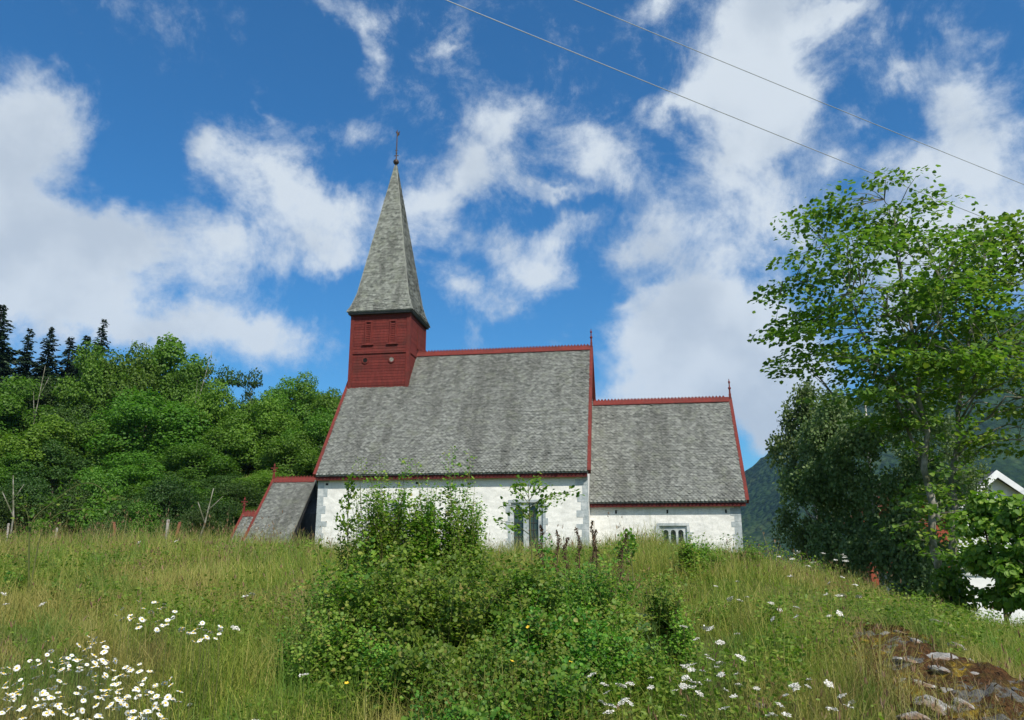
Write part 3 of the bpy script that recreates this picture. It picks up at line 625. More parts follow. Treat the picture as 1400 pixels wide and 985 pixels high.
WOOD = [ # px, top py, crown radius px, distance, kind
 (223,458,56,92,3), (172,474,48,88,0), (133,482,50,84,1), (263,487,46,90,2), (313,498,27,86,4), (343,502,26,88,4), (392,522,40,90,1), (424,517,42,88,0), (456,531,36,86,3), (510,545,50,88,0), (60,520,48,86,5),
 (216,531,76,78,2), (110,548,46,79,5), (290,528,48,80,0), (20,522,60,78,1), (364,541,54,76,2), (440,560,50,76,0), (-40,530,60,78,1), (490,570,55,78,5),
 (150,570,46,72,0), (331,572,52,70,1), (62,566,50,72,3), (402,592,46,68,0), (450,610,44,70,2), (-15,590,60,68,3),
 (274,604,54,66,0), (84,606,44,64,5), (178,622,52,62,1), (22,618,50,63,2), (228,650,44,60,3), (306,648,42,60,5), (362,640,42,60,2)]
POS = ['far left', 'left', 'middle left', 'middle', 'right', 'far right']
WLAB = ['tall open-topped tree at the wood crest, sky between its upper branches', 'rounded green tree on the upper left slope, beside the tallest leafy tree', 'bushy green tree right below the rightmost spruce', 'green crown on the skyline just right of the tallest leafy tree', 'dark thin crown with sky gaps on the skyline of the wood', 'second dark gappy crown on the skyline, nearer the church', 'green crown on the skyline right of the two dark gappy crowns', 'taller green crown on the skyline left of the belfry foot', 'lower green crown on the skyline beside the nave roof', 'green crown mostly hidden behind the belfry end of the nave roof', 'dark bushy tree in front of the spruces at far left',
 'largest rounded dome of foliage in the middle of the wood', 'dark olive crown left of the largest dome', 'bright crown right of the largest dome, under the skyline', 'big green crown at the left picture edge below the leftmost spruce', 'wide rounded crown under the dark gappy crowns', 'green crown left of the church roof verge', 'green crown cut by the left picture edge', 'dark crown peeping between belfry and wood',
 'smaller bright crown tucked at the lower left of the largest dome', 'yellowish green crown right of the largest dome', 'narrow green crown below the spruces at left', 'green crown above the nave end of the porch ridge', 'green crown touching the nave roof verge', 'green crown at the left edge below the big left crown',
 'rounded green crown below and right of the largest dome', 'dark brownish crown at the front of the wood, left part', 'bright low crown at the front of the wood below the largest dome', 'green low crown at the front of the wood by the left edge', 'low narrow crown at the front of the wood above the pale fence post', 'dark low crown at the front of the wood left of the outer porch', 'green low crown at the front of the wood above the outer porch']
jr = random.Random(12)
for a, lab in zip(WOOD, WLAB):
    a = list(a); a[2] *= jr.uniform(.95, 1.12); a[3] += jr.uniform(-3, 3); forest_tree(*a, lab)
# shaded understorey shrubs along the foot of the wood
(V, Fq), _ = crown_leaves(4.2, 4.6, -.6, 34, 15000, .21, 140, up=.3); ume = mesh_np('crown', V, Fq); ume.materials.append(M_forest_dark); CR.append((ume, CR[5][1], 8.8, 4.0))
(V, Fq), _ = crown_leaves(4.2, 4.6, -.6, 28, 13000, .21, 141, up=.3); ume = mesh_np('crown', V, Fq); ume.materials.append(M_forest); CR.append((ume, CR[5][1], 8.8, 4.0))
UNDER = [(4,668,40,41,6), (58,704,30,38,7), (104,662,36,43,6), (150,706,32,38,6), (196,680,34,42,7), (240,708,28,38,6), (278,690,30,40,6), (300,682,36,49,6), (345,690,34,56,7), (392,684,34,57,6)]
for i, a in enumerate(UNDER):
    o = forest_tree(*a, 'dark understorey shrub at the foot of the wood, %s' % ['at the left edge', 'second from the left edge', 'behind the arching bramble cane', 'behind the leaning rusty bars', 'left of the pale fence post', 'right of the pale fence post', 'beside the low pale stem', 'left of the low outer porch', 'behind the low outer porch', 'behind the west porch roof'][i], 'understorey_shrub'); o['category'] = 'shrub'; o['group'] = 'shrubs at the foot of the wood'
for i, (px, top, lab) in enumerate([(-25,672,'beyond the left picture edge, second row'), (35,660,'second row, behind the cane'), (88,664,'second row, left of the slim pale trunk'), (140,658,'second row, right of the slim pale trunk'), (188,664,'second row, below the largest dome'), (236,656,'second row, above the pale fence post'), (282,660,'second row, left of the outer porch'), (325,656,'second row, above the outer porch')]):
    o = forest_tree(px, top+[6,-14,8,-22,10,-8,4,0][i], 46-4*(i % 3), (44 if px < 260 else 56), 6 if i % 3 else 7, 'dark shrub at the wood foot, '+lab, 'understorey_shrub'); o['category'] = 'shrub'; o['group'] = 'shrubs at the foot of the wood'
# pale dead trunks in the wood
for i, (px, y0, px2, y2, Y, lab) in enumerate([(14,735,18,650,46.5,'thin pale bare stem at the left edge of the wood'), (262,730,292,668,46.5,'pale leaning bare stem at the wood foot left of the porch'), (245,570,290,480,83,'pale bare branch standing out among crowns high in the wood'), (40,560,62,500,82,'pale forked dead stem below the left spruces')]):
    A = at(px, y0, Y); B = at(px2, y2, Y); A[2] = min(A[2], float(tz(A[0], A[1]))); b = MB(); mid = (A+B)/2+np.array([.2, 0, .3])
    b.tube([A, mid, B], [.07, .05, .02], 6); b.tube([mid, mid+(B-A)*.25+np.array([-.8, 0, .1])], [.05, .02], 5); b.tube([A*.3+B*.7, A*.3+B*.7+(B-A)*.2+np.array([.7, 0, 0])], [.04, .015], 5)
    tag(b.build('dead_stem', M['bark_pale'], None, True), lab, 'dead tree')

# spruces
def spruce_mesh(H, r0, seed, dens=1.0):
    g = np.random.default_rng(seed); P = []; D = []; S = []
    n = int(58*dens)
    for i in range(n):
        f = (i+.5)/n; z = H*(.10+.89*f); L = r0*(1-f)**.75*g.uniform(.30, 1.25)+.06
        for k in range(int(7+5*(1-f))):
            a = g.uniform(0, 6.28); d = np.array([math.cos(a), math.sin(a), 0]); LL = L*g.uniform(.6, 1.1)
            m_ = max(3, int(LL*6))
            for j in range(m_):
                q = (j+.6)/m_; p = np.array([0, 0, z])+d*LL*q+np.array([0, 0, -.45*LL*q**1.3+.12*LL*q**4+.12*g.normal()])
                for s_ in (-1, 0, 1): P.append(p); D.append(d*.8+np.array([-d[1], d[0], 0])*s_*.8+np.array([0, 0, -.45+.2*g.normal()])); S.append(.66*(1-.72*f)*g.uniform(.6, 1.3))
    P = np.array(P); D = np.array(D); Nn = norm(np.array([0, 0, .7])+.9*g.normal(size=P.shape))
    return leaves_arr(P, D, Nn, S, .6)
SP = []
for sd, dn in ((1, 1.0), (2, .75)):
    V, Fq = spruce_mesh(18, 3.0, sd, dn); me = mesh_np('crown', V, Fq); me.materials.append(M_needle)
    b = MB(); b.tube([(0, 0, -.5), (0, 0, 9), (0, 0, 17.8)], [.24, .14, .02], 7); tm = b.build('trunk', M['bark_dark']); SP.append((me, tm.data)); bpy.data.objects.remove(tm)
for px, top, rpx, Y, kd, lab in [(4,415,34,98,0,'tallest dark spruce cut by the left picture edge'), (42,448,26,97,1,'slim dark spruce, second from the left edge'), (72,446,24,99,0,'slim dark spruce in the middle of the skyline spruces'), (98,460,30,102,1,'dark spruce partly hidden behind its slim neighbour'), (120,458,28,100,0,'dark blunt spruce left of the lone pine-like top'), (143,435,24,104,1,'ragged dark spruce rightmost on the skyline, sparse top'), (-34,440,34,100,0,'dark spruce just beyond the left picture edge')]:
    p = at(px, top, Y); g0 = float(tz(p[0], p[1])); e = empty('spruce_tree', (p[0], p[1], g0), rng.uniform(0, 6)); s_ = 1.9*rpx*Y/F/3.0; e.scale = (s_, s_, (p[2]-g0)/18)
    tag(e, lab, 'tree', 'spruces on the skyline of the wood'); link('crown', SP[kd][0], None, e); link('trunk', SP[kd][1], None, e)

# maples at the right, layered open crowns
def maple(base, trunks, env, ncl, nlimb, seed, label, leaf=.130, per=52, nlow=42):
    g = np.random.default_rng(seed); gr = random.Random(seed); root = empty('maple_tree', base); tag(root, label, 'tree')
    base = np.array(base); b = MB(); axis_pts = []
    for pts, r0 in trunks:
        P = [np.array(p)-base for p in pts]; n = len(P)
        Q = [P[0]+np.array([0, 0, -.4])]+P
        b.tube(Q, [r0*1.3]+[r0*(1-.82*i/(n-1)) for i in range(n)], 8)
        for i in range(n-1):
            for f in (0, .25, .5, .75): axis_pts.append((P[i]*(1-f)+P[i+1]*f, r0*(1-.8*(i+f)/(n-1))))
    limb_pts = []
    C, Rr = np.array(env[0])-base, np.array(env[1])
    for k in range(nlimb):
        d = norm(g.normal(size=3)*np.array([1, 1, .9])); tip = C+d*Rr*g.uniform(.55, .95)
        cand = [(np.linalg.norm((a-tip)*np.array([1, 1, .6]))+(3 if a[2] > tip[2]-.5 else 0)+g.uniform(0, .8), i) for i, (a, _) in enumerate(axis_pts)]
        a, rr = axis_pts[min(cand)[1]]; L = np.linalg.norm(tip-a); q = []
        for j in range(7):
            f = j/6; q.append(a*(1-f)+tip*f+np.array([0, 0, .16*L*math.sin(math.pi*f)])+(g.normal(size=3)*.05*L*f*(1-f)*2))
        b.tube(q, [max(.012, min(rr*.6, .055)*(1-.8*j/6)) for j in range(7)], 5)
        limb_pts += q[2:]
    limb = np.array(limb_pts); LP, LN, LD, LS = [], [], [], []
    for k in range(ncl):
        d = norm(g.normal(size=3)); c = C+d*Rr*(g.uniform(.15, 1)**.45)
        i = np.argmin(np.linalg.norm((limb-c)*np.array([1, 1, 1.4]), axis=1)); a = limb[i]
        if np.linalg.norm(c-a) > 1.3: c = a+(c-a)*1.3/np.linalg.norm(c-a)
        b.tube([a, (a+c)/2+np.array([0, 0, .06]), c], [.014, .010, .005], 4, False)
        out = norm((c-a)*np.array([1, 1, .2])+1e-3*g.normal(size=3)); rad = g.uniform(.42, .85)
        m_ = int(per*g.uniform(.6, 1.3)); ang = g.uniform(0, 6.28, m_); rr = rad*np.sqrt(g.random(m_))
        off = np.stack([np.cos(ang)*rr, np.sin(ang)*rr, g.normal(size=m_)*.045-.14*(rr/rad)**2], 1)+out*rad*.4
        LP.append(c+off); LD.append(norm(off*np.array([1, 1, .3])+out*.4+.35*g.normal(size=(m_, 3))+np.array([0, 0, -.25]))); LN.append(norm(np.array([0, 0, 1.])+.42*g.normal(size=(m_, 3)))); LS.append(leaf*g.uniform(.6, 1.25, m_))
    for k in range(nlow):      # leafy side shoots low on the stems
        a, rr = axis_pts[int(g.integers(3, max(5, int(len(axis_pts)*.45))))]; an = g.uniform(0, 6.28); L = g.uniform(.5, 1.5); d = np.array([math.cos(an), math.sin(an), g.uniform(-.15, .45)]); c = a+d*L
        b.tube([a, (a+c)/2+np.array([0, 0, .08]), c], [.012, .008, .004], 4, False); m_ = int(46*L); f = g.uniform(.35, 1.1, m_)[:, None]
        off = a*(1-f)+c*f+g.normal(size=(m_, 3))*np.array([.17, .17, .06]); LP.append(off); LD.append(norm(d+.6*g.normal(size=(m_, 3))+np.array([0, 0, -.3]))); LN.append(norm(np.array([0, 0, 1.])+.42*g.normal(size=(m_, 3)))); LS.append(leaf*g.uniform(.55, 1.1, m_))
    V, Fq = leaves_arr(np.concatenate(LP), np.concatenate(LD), np.concatenate(LN), np.concatenate(LS), 1.15)
    b.build('trunk', M['bark_pale'], root, True); link('crown', mesh_np('crown', V, Fq), M_maple, root); return root
def line(Y, *pp): return [tuple(at(x, y, Y)+np.array([0, dy, 0])) for x, y, dy in pp]
def envl(px, py, Y, rx, ry, rd): p = at(px, py, Y); return (p, (rx*Y/F, rd, ry*Y/F))
tA = line(19, (1290,800,0), (1277,740,.1), (1278,690,.1), (1266,640,.1), (1268,590,0), (1254,540,0), (1252,500,-.2), (1236,430,-.2), (1226,350,0), (1222,275,0))
tA2 = line(19, (1282,690,.1), (1262,600,.5), (1230,520,.6), (1195,440,.8), (1165,360,.6))
bA = tA[0][:2]+(float(tz(tA[0][0], tA[0][1])),)
maple(bA, [(tA, .105), (tA2, .055)], envl(1200, 400, 19, 146, 182, 2.7), 225, 28, 21, 'tall pale-trunked maple with an open layered crown right of the church')
tB = line(20, (1310,805,0), (1302,750,0), (1307,700,0), (1303,650,.1), (1314,600,.1), (1312,560,.1), (1322,520,.1), (1335,450,.3), (1352,370,.3), (1360,300,.3))
bB = tB[0][:2]+(float(tz(tB[0][0], tB[0][1])),)
maple(bB, [(tB, .10)], envl(1392, 455, 20, 120, 190, 2.8), 225, 24, 22, 'second pale-trunked maple, its crown cut by the right picture edge', nlow=24)
# birch behind, dark and drooping
def birch(px, top, rpx, Y, seed, nleaf, label, z0f=.04, nl=30):
    p = at(px, top, Y); g0 = float(tz(p[0], p[1])); H = p[2]-g0; r_ = rpx*Y/F; g = np.random.default_rng(seed)
    e = empty('birch_tree', (p[0], p[1], g0)); tag(e, label, 'tree'); P = []
    lob = []
    for i in range(nl):
        d = norm(g.normal(size=3)); q = g.uniform(.45, 1.0); f = (d[2]*q+1)/2; wd = np.interp(f, [0, .15, .45, .75, 1], [.70, .95, 1, .70, .22]); lob.append((np.array([d[0]*q*r_*wd*1.1, d[1]*q*r_*wd*1.1, H*(z0f+(1-z0f)*f*.95)]), g.uniform(.26, .42)*min(r_, 2.3)))
    ns = 460; tot = sum(q for _, q in lob)
    for c0, rl in lob:
        for k_ in range(max(4, int(ns*rl/tot))):
            c = c0+norm(g.normal(size=3))*rl*(g.random()**.4)*np.array([1, 1, .7]); L = g.uniform(.35, 1.35); k = int(nleaf/ns*g.uniform(.5, 1.5)); s_ = g.random(k)
            P.append(c+np.stack([g.normal(size=k)*.12, g.normal(size=k)*.12, -L*s_+.1*g.normal(size=k)], 1))
    P = np.concatenate(P); P = P[P[:, 2] > .15]; k = len(P); Nn = norm(g.normal(size=(k, 3))+np.array([0, -.2, .45])); D = norm(g.normal(size=(k, 3))*.6+np.array([0, 0, -.9]))
    V, Fq = leaves_arr(P, D, Nn, g.uniform(.07, .14, k), .9); link('crown', mesh_np('crown', V, Fq), M_birch, e)
    trunk_mesh(H, .12, seed, 8, .72, .45, .18, .02).build('trunk', M['bark_birch'], e, True); return e
birch(1168, 448, 100, 26, 5, 42000, 'dark drooping birch standing behind the maples')
birch(1096, 490, 52, 29, 6, 18000, 'smaller grey-green birch at the left flank of the dark birch')
birch(1226, 655, 36, 23, 8, 9000, 'low weeping blue-green birch in front of the red shed', .02)
birch(1262, 500, 75, 38, 9, 16000, 'dark birch rising behind the maple trunks')

def bush_tree(px, top, rpx, Y, seed, nleaf, label, nm='elder_bush'):
    p = at(px, top, Y); g0 = float(tz(p[0], p[1])); H = p[2]-g0; r_ = rpx*Y/F; e = empty(nm, (p[0], p[1], g0)); tag(e, label, 'bush')
    (V, Fq), _ = crown_leaves(r_, H*.5, 0.05, 22, nleaf, .115, seed, up=.5, droop=.3); link('crown', mesh_np('crown', V, Fq), M_bush2, e); trunk_mesh(H, .05, seed, 9, .85, .1, .4).build('trunk', M['bark_dark'], e, True)
bush_tree(1352, 668, 44, 15.5, 301, 3800, 'leafy elder bush covering the front of the white house')
bush_tree(1292, 768, 30, 16.5, 302, 1100, 'low leafy bush at the foot of the maple trunks')
bush_tree(1394, 684, 42, 14.5, 303, 3600, 'leafy bush cut by the lower right picture edge')

# ------------------------------------------------------------------ buildings at the right
def gz(x, y): return float(tz(x, y))
h0 = at(1356, 645, 40); hg = gz(h0[0], 40); he = empty('white_house', (h0[0], 40, hg), R(-6))
tag(he, 'white weatherboarded house with a steep gable at the right picture edge', 'house')
hz = h0[2]-hg; hw_ = 3.6; ez = hz-2.9; b = MB(); b.prism([(-hw_, -.5), (hw_, -.5), (hw_, ez), (0, hz-.25), (-hw_, ez)], 'y', 0, 9)
z = .1
while z < ez: b.box(-hw_-.02, hw_+.02, -.02, 0, z, z+.14); z += .18
b.build('wall', M['white_wood'], he)
b = MB()
for s_ in (-1, 1): b.prism([(0, hz), (s_*(hw_+.5), ez-.42), (s_*(hw_+.5), ez-.57), (0, hz-.17)], 'y', -.45, 9.4)
b.build('roof', M['roof_tile_grey'], he)
for s_ in (-1, 1):
    b = MB(); b.prism([(0, hz+.03), (s_*(hw_+.52), ez-.41), (s_*(hw_+.52), ez-.72), (0, hz-.34)], 'y', -.52, -.46); b.build('barge_board', M['white_wood'], he)
for x, z in ((-1.6, 1.3), (1.6, 1.3), (0, ez-.3)):
    b = MB()
    for q in ((x-.6, x-.5, z-.1, z+1.4), (x+.5, x+.6, z-.1, z+1.4), (x-.5, x+.5, z+1.3, z+1.4), (x-.5, x+.5, z-.1, z), (x-.03, x+.03, z, z+1.3)): b.box(q[0], q[1], -.08, -.022, q[2], q[3])
    f_ = b.build('window', M['white_wood'], he); b = MB(); b.face([(x-.5, -.03, z), (x+.5, -.03, z), (x+.5, -.03, z+1.3), (x-.5, -.03, z+1.3)]); b.build('pane', M['glass'], f_)
b = MB(); p = at(1262, 787, 24.6); g_ = gz(p[0], 24.6)
we = empty('garden_wall', (p[0], 24.6, g_), R(-4)); tag(we, 'low white rendered garden wall showing under the birch', 'wall')
ztop = p[2]-g_; b.box(-1.05, 5.5, 0, .25, -.4, ztop); b.build('wall', M['white_wood'], we); b = MB(); b.box(-1.11, 5.56, -.05, .30, ztop+.002, ztop+.07); b.build('coping', M['soapstone'], we)
p = at(1240, 690, 31); g_ = gz(p[0], 31); se = empty('red_shed', (p[0], 31, g_), R(-12)); tag(se, 'orange-red shed glimpsed between birch and maple trunks', 'shed')
sz = p[2]-g_+.5; b = MB(); b.prism([(-1.6, -.4), (1.6, -.4), (1.6, sz-1.1), (0, sz), (-1.6, sz-1.1)], 'y', 0, 4); b.build('wall', M['barn_red'], se)
b = MB()
for s_ in (-1, 1): b.prism([(0, sz+.12), (s_*1.85, sz-1.16), (s_*1.85, sz-1.28), (0, sz-.0)], 'y', -.3, 4.3)
b.build('roof', M['barn_red'], se)

# ------------------------------------------------------------------ fence posts, rusty bars
def ground_at(px, py, h=0., y0=3.5, y1=60):
    r = ray(px, py); ys = np.linspace(y0, y1, 1400); P = r[None]*(ys/r[1])[:, None]; below = P[:, 2] <= tz(P[:, 0], P[:, 1])+h
    i = int(np.argmax(below)) if below.any() else -1
    return P[i]
def post(px, top, Y, r_, mat_, label, lean=0, name='fence_post', cat='fence post'):
    p = at(px, top, Y); g0 = gz(p[0], Y); b = MB(); b.tube([(p[0]-lean, Y, g0-.3), (p[0], Y, p[2])], [r_*1.05, r_], 8); b.ball((p[0], Y, p[2]), r_*.98, 8, 4, .3)
    return tag(b.build(name, M[mat_], None, True), label, cat)
post(230, 711, 30, .06, 'post_wood', 'pale weathered fence post standing before the wood'); post(78, 722, 30, .04, 'post_wood', 'short grey fence post near the left bramble cane'); post(12, 716, 31, .04, 'post_wood', 'thin pale fence post at the left picture edge')
for (px, px2, lab) in ((167, 156, 'rusty leaning iron bar in the grass by the left wood'), (228, 246, 'second rusty bar, leaning beside the pale fence post')):
    A = at(px, 742, 26); A[2] = gz(A[0], A[1])-.2; Bp = at(px2, 714, 26); b = MB(); b.tube([A, Bp], [.05, .045], 6); tag(b.build('iron_bar', M['rust'], None, True), lab, 'iron bar')

# ------------------------------------------------------------------ overhead wires
def wire(A, B, sag, label):
    A, B = np.array(A), np.array(B); pts = [A*(1-f)+B*f+np.array([0, 0, -sag*4*f*(1-f)]) for f in np.linspace(0, 1, 40)]
    b = MB(); b.tube(pts, .0115, 6); tag(b.build('overhead_wire', M['wire'], None, True), label, 'wire', 'overhead wires')
wire(at(330, -115, 15), at(1620, 405, 30), .12, 'lower thin overhead wire crossing the sky toward the maple top')
wire(at(430, -148, 16), at(1650, 352, 32), .12, 'upper thin overhead wire crossing the clouds at top right')

# ------------------------------------------------------------------ rocks and moss bank at lower right
def rock_mesh(rx, ry, rz, seed, nu=40, nv=26):
    g = np.random.default_rng(seed); Pl = norm(g.normal(size=(13, 3))); h = g.uniform(.42, .92, 13); V = []; ph = g.uniform(0, 6, 12)
    for j in range(nv+1):
        for i in range(nu):
            d = np.array([math.sin(math.pi*j/nv)*math.cos(2*math.pi*i/nu), math.sin(math.pi*j/nv)*math.sin(2*math.pi*i/nu), math.cos(math.pi*j/nv)])
            q = min([1.0]+[hh/max(1e-3, float(d@pl)) for pl, hh in zip(Pl, h) if d@pl > .05]); q *= 1+.05*math.sin(9*d[0]+ph[0])*math.cos(8*d[1]+7*d[2])+.04*math.sin(19*d[0]+ph[1]+6*d[2])*math.sin(17*d[1]+ph[2])+.03*math.sin(37*d[0]+ph[3])*math.sin(33*d[1]+ph[4]+20*d[2])
            V.append(d*q*np.array([rx, ry, rz]))
    return V, [(j*nu+i, (j+1)*nu+i, (j+1)*nu+(i+1) % nu, j*nu+(i+1) % nu) for j in range(nv) for i in range(nu)]
ROCKS = [ # px, py, half width m, half depth, half height, tilt, label
 (1240,912,.21,.16,.075,.30,'pale flat rock slab at the middle left of the mossy outcrop'), (1292,905,.17,.13,.09,.42,'blue-grey split rock in the middle of the outcrop'), (1300,922,.20,.12,.05,.38,'long thin pale slab under the split rock'),
 (1275,968,.26,.16,.09,.40,'large grey-white slab at the bottom of the outcrop'), (1212,868,.12,.10,.05,.2,'small pale stone at the upper left of the outcrop'), (1285,852,.20,.12,.045,.35,'thin ledge of rock near the top of the outcrop'),
 (1310,884,.14,.10,.05,.35,'grey rock lying at the right of the outcrop'), (1240,940,.13,.10,.06,.3,'dark broken rock below the pale flat slab'), (1330,926,.10,.08,.05,.4,'small white rock at the right end of the outcrop'), (1232,866,.15,.10,.04,.3,'dark grey ledge in the red moss'),
 (1255,880,.16,.10,.05,.4,'pale streaked slab just under the yellow moss'), (1322,905,.13,.09,.05,.45,'narrow grey slab right of the split rock'), (1262,938,.18,.10,.06,.42,'dark grey layered slab between the two pale slabs'), (1298,950,.12,.09,.05,.4,'white-topped stone above the bottom slab'), (1225,895,.10,.08,.04,.3,'small rounded grey stone left of the pale flat slab'), (1305,868,.13,.08,.04,.35,'thin grey ledge in the moss near the top right of the outcrop'), (1250,985,.18,.12,.08,.35,'grey slab at the bottom edge under the outcrop'),
 (1042,972,.09,.07,.055,.1,'lone rounded grey stone in the grass at bottom centre right'), (1030,955,.08,.06,.04,.2,'small grey stone just above the lone rounded stone'), (815,958,.07,.05,.03,.1,'small white stone in the grass right of the big bramble'), (806,968,.06,.05,.03,.1,'tiny white stone under the bramble edge'), (1315,962,.11,.08,.05,.3,'low grey stone half sunk in moss at the lower right')]
def tiltm(o, tl, rz): o.rotation_euler = (-.12, tl, rz)
for i, (px, py, a, c_, d_, tl, lab) in enumerate(ROCKS):
    p = ground_at(px, py, .04); V, Fs = rock_mesh(a, c_, d_, 31+i); b = MB(); b.mesh(V, Fs); o = b.build('rock', M['rock'], None, False); o.location = (p[0], p[1], gz(p[0], p[1])+d_*.10+.03); o.scale = (.68, .66, .72); tiltm(o, tl*.8, rng.uniform(-.5, .5))
    tag(o, lab, 'rock', 'rocks on the bank')
# moss bed draped over the outcrop
mc = ground_at(1268, 912)
n_ = 150; uu = np.linspace(-1, 1, n_); UX, UY = np.meshgrid(uu, uu, indexing='ij'); MXX = mc[0]+UX*.56+UY*.12; MYY = mc[1]+UY*1.45
rad = np.sqrt(UX**2+UY**2)*(1+.18*np.sin(3*np.arctan2(UY, UX)+1)+.12*np.sin(7*np.arctan2(UY, UX)))
hump = np.clip(1-rad**2, -.4, 1); MZZ = tz(MXX, MYY)+.02+.05*hump+.030*np.sin(9*MXX+3*MYY)*np.cos(8*MYY)+.022*np.sin(23*MXX+5*MYY)*np.cos(19*MYY+2)+.014*np.sin(51*MXX)*np.sin(43*MYY+1)-.25*np.clip(rad-1, 0, 1)
I = np.arange(n_*n_).reshape(n_, n_); o = link('moss', mesh_np('moss', np.stack([MXX, MYY, MZZ], -1).reshape(-1, 3), np.stack([I[:-1, :-1], I[1:, :-1], I[1:, 1:], I[:-1, 1:]], -1).reshape(-1, 4), True), M['moss']); tag(o, kind='stuff')
def moss_mask(x, y): return ((x-mc[0]-.07*(y-mc[1]))/.50)**2+((y-mc[1])/1.2)**2

# ------------------------------------------------------------------ grasses (nobody could count them)
def blades(n, x, y, hgt, wid, bend, seed, zoff=0., rows=3):
    g = np.random.default_rng(seed); z = tz(x, y)+zoff; a = g.uniform(0, 6.28, n); la = g.uniform(0, 6.28, n)*1.0; lx, ly = np.cos(la)*bend, np.sin(la)*bend
    V = np.zeros((n, rows*2, 3))
    for r_ in range(rows):
        f = r_/(rows-1); w_ = wid*(1-.88*f)*.5; cx_ = x+lx*hgt*f*f; cy_ = y+ly*hgt*f*f; cz_ = z-.03+hgt*f*(1-.35*np.abs(bend)*f)
        V[:, 2*r_] = np.stack([cx_-np.cos(a)*w_, cy_-np.sin(a)*w_, cz_], 1); V[:, 2*r_+1] = np.stack([cx_+np.cos(a)*w_, cy_+np.sin(a)*w_, cz_], 1)
    Fq = np.concatenate([np.stack([np.arange(n)*rows*2+2*r_, np.arange(n)*rows*2+2*r_+1, np.arange(n)*rows*2+2*r_+3, np.arange(n)*rows*2+2*r_+2], 1) for r_ in range(rows-1)])
    tip = V[:, -2:].mean(1); return V.reshape(-1, 3), Fq, tip
def scatter(n, y0, y1, p, seed, mar=4.0):
    g = np.random.default_rng(seed); y = y0+(y1-y0)*g.random(n)**p; x = (g.random(n)*2-1)*(y*.70+mar); return x, y, g
def patch(x, y, s, ph): return np.sin(x*s+ph)*np.cos(y*s*1.3-ph*.7)+.5*np.sin(x*s*2.3-y*s*1.9+ph*2)
def add_grass(name, n, y0, y1, p, seed, h0, h1, w0, bend, mat_, keep=None, kindlabel=None):
    x, y, g = scatter(n, y0, y1, p, seed); k = moss_mask(x, y) > 1.1*g.random(n)**.55
    if keep is not None: k &= keep(x, y, g)
    x, y = x[k], y[k]; n = len(x); tuft = 1+.30*patch(x, y, 1.3, seed)+.34*patch(x, y, 4.1, seed+3)+.2*patch(x, y, 8.3, seed+5); hgt = (h0+(h1-h0)*g.random(n)**1.5)*np.clip(tuft, .28, 2.0)*np.where(x > 2.5, .68, 1)
    V, Fq, tip = blades(n, x, y, hgt, w0*(1+y*.10), np.abs(g.normal(size=n))*bend+.08, seed)
    o = link(name, mesh_np(name, V, Fq), mat_); tag(o, kind='stuff'); return tip
add_grass('grass', 290000, 3.9, 15.5, 1.35, 1, .10, .40, .0040, .62, M_grass)
add_grass('short_grass', 85000, 9, 30, 1.2, 2, .08, .22, .006, .35, M_grass)
tip = add_grass('dry_grass', 36000, 4.0, 15, 1.3, 3, .22, .58, .0022, .42, M_straw, lambda x, y, g: (patch(x, y, .8, 2) > .1+.9*g.random(len(x))) | ((np.hypot((x-2.7)/.9, (y-5.4)/1.0) < .5+.6*g.random(len(x)))) | ((np.hypot((x-1.4)/.7, (y-4.6)/.5) < .4+.7*g.random(len(x)))) | ((y > 11) & (x < -1.5) & (g.random(len(x)) < .55)))
g = np.random.default_rng(5); sel = g.random(len(tip)) < .45; tp = tip[sel]; k = len(tp)
V, Fq = leaves_arr(np.repeat(tp, 2, 0)+g.normal(size=(2*k, 3))*.006-np.array([0, 0, .03]), np.tile([0, 0, 1.], (2*k, 1))+.25*g.normal(size=(2*k, 3)), g.normal(size=(2*k, 3)), g.uniform(.025, .055, 2*k), .26)
tag(link('grass_seed_heads', mesh_np('grass_seed_heads', V, Fq), M_seed), kind='stuff')
# low leafy ground cover between the grasses
x, y, g = scatter(95000, 4.0, 12, 1.4, 6, .6); k = (patch(x, y, 1.1, 1)+.5*patch(x, y, 3.2, 4) > .15+.5*g.random(len(x))) & (moss_mask(x, y) > .9); x, y = x[k], y[k]; n = len(x)
P = np.stack([x, y, tz(x, y)+g.uniform(.03, .30, n)], 1); V, Fq = leaves_arr(P, norm(g.normal(size=(n, 3))*np.array([1, 1, .4])+np.array([0, 0, .15])), norm(g.normal(size=(n, 3))*.6+np.array([0, 0, 1.])), g.uniform(.015, .045, n), .75)
tag(link('ground_cover', mesh_np('ground_cover', V, Fq), M_bush2), kind='stuff')

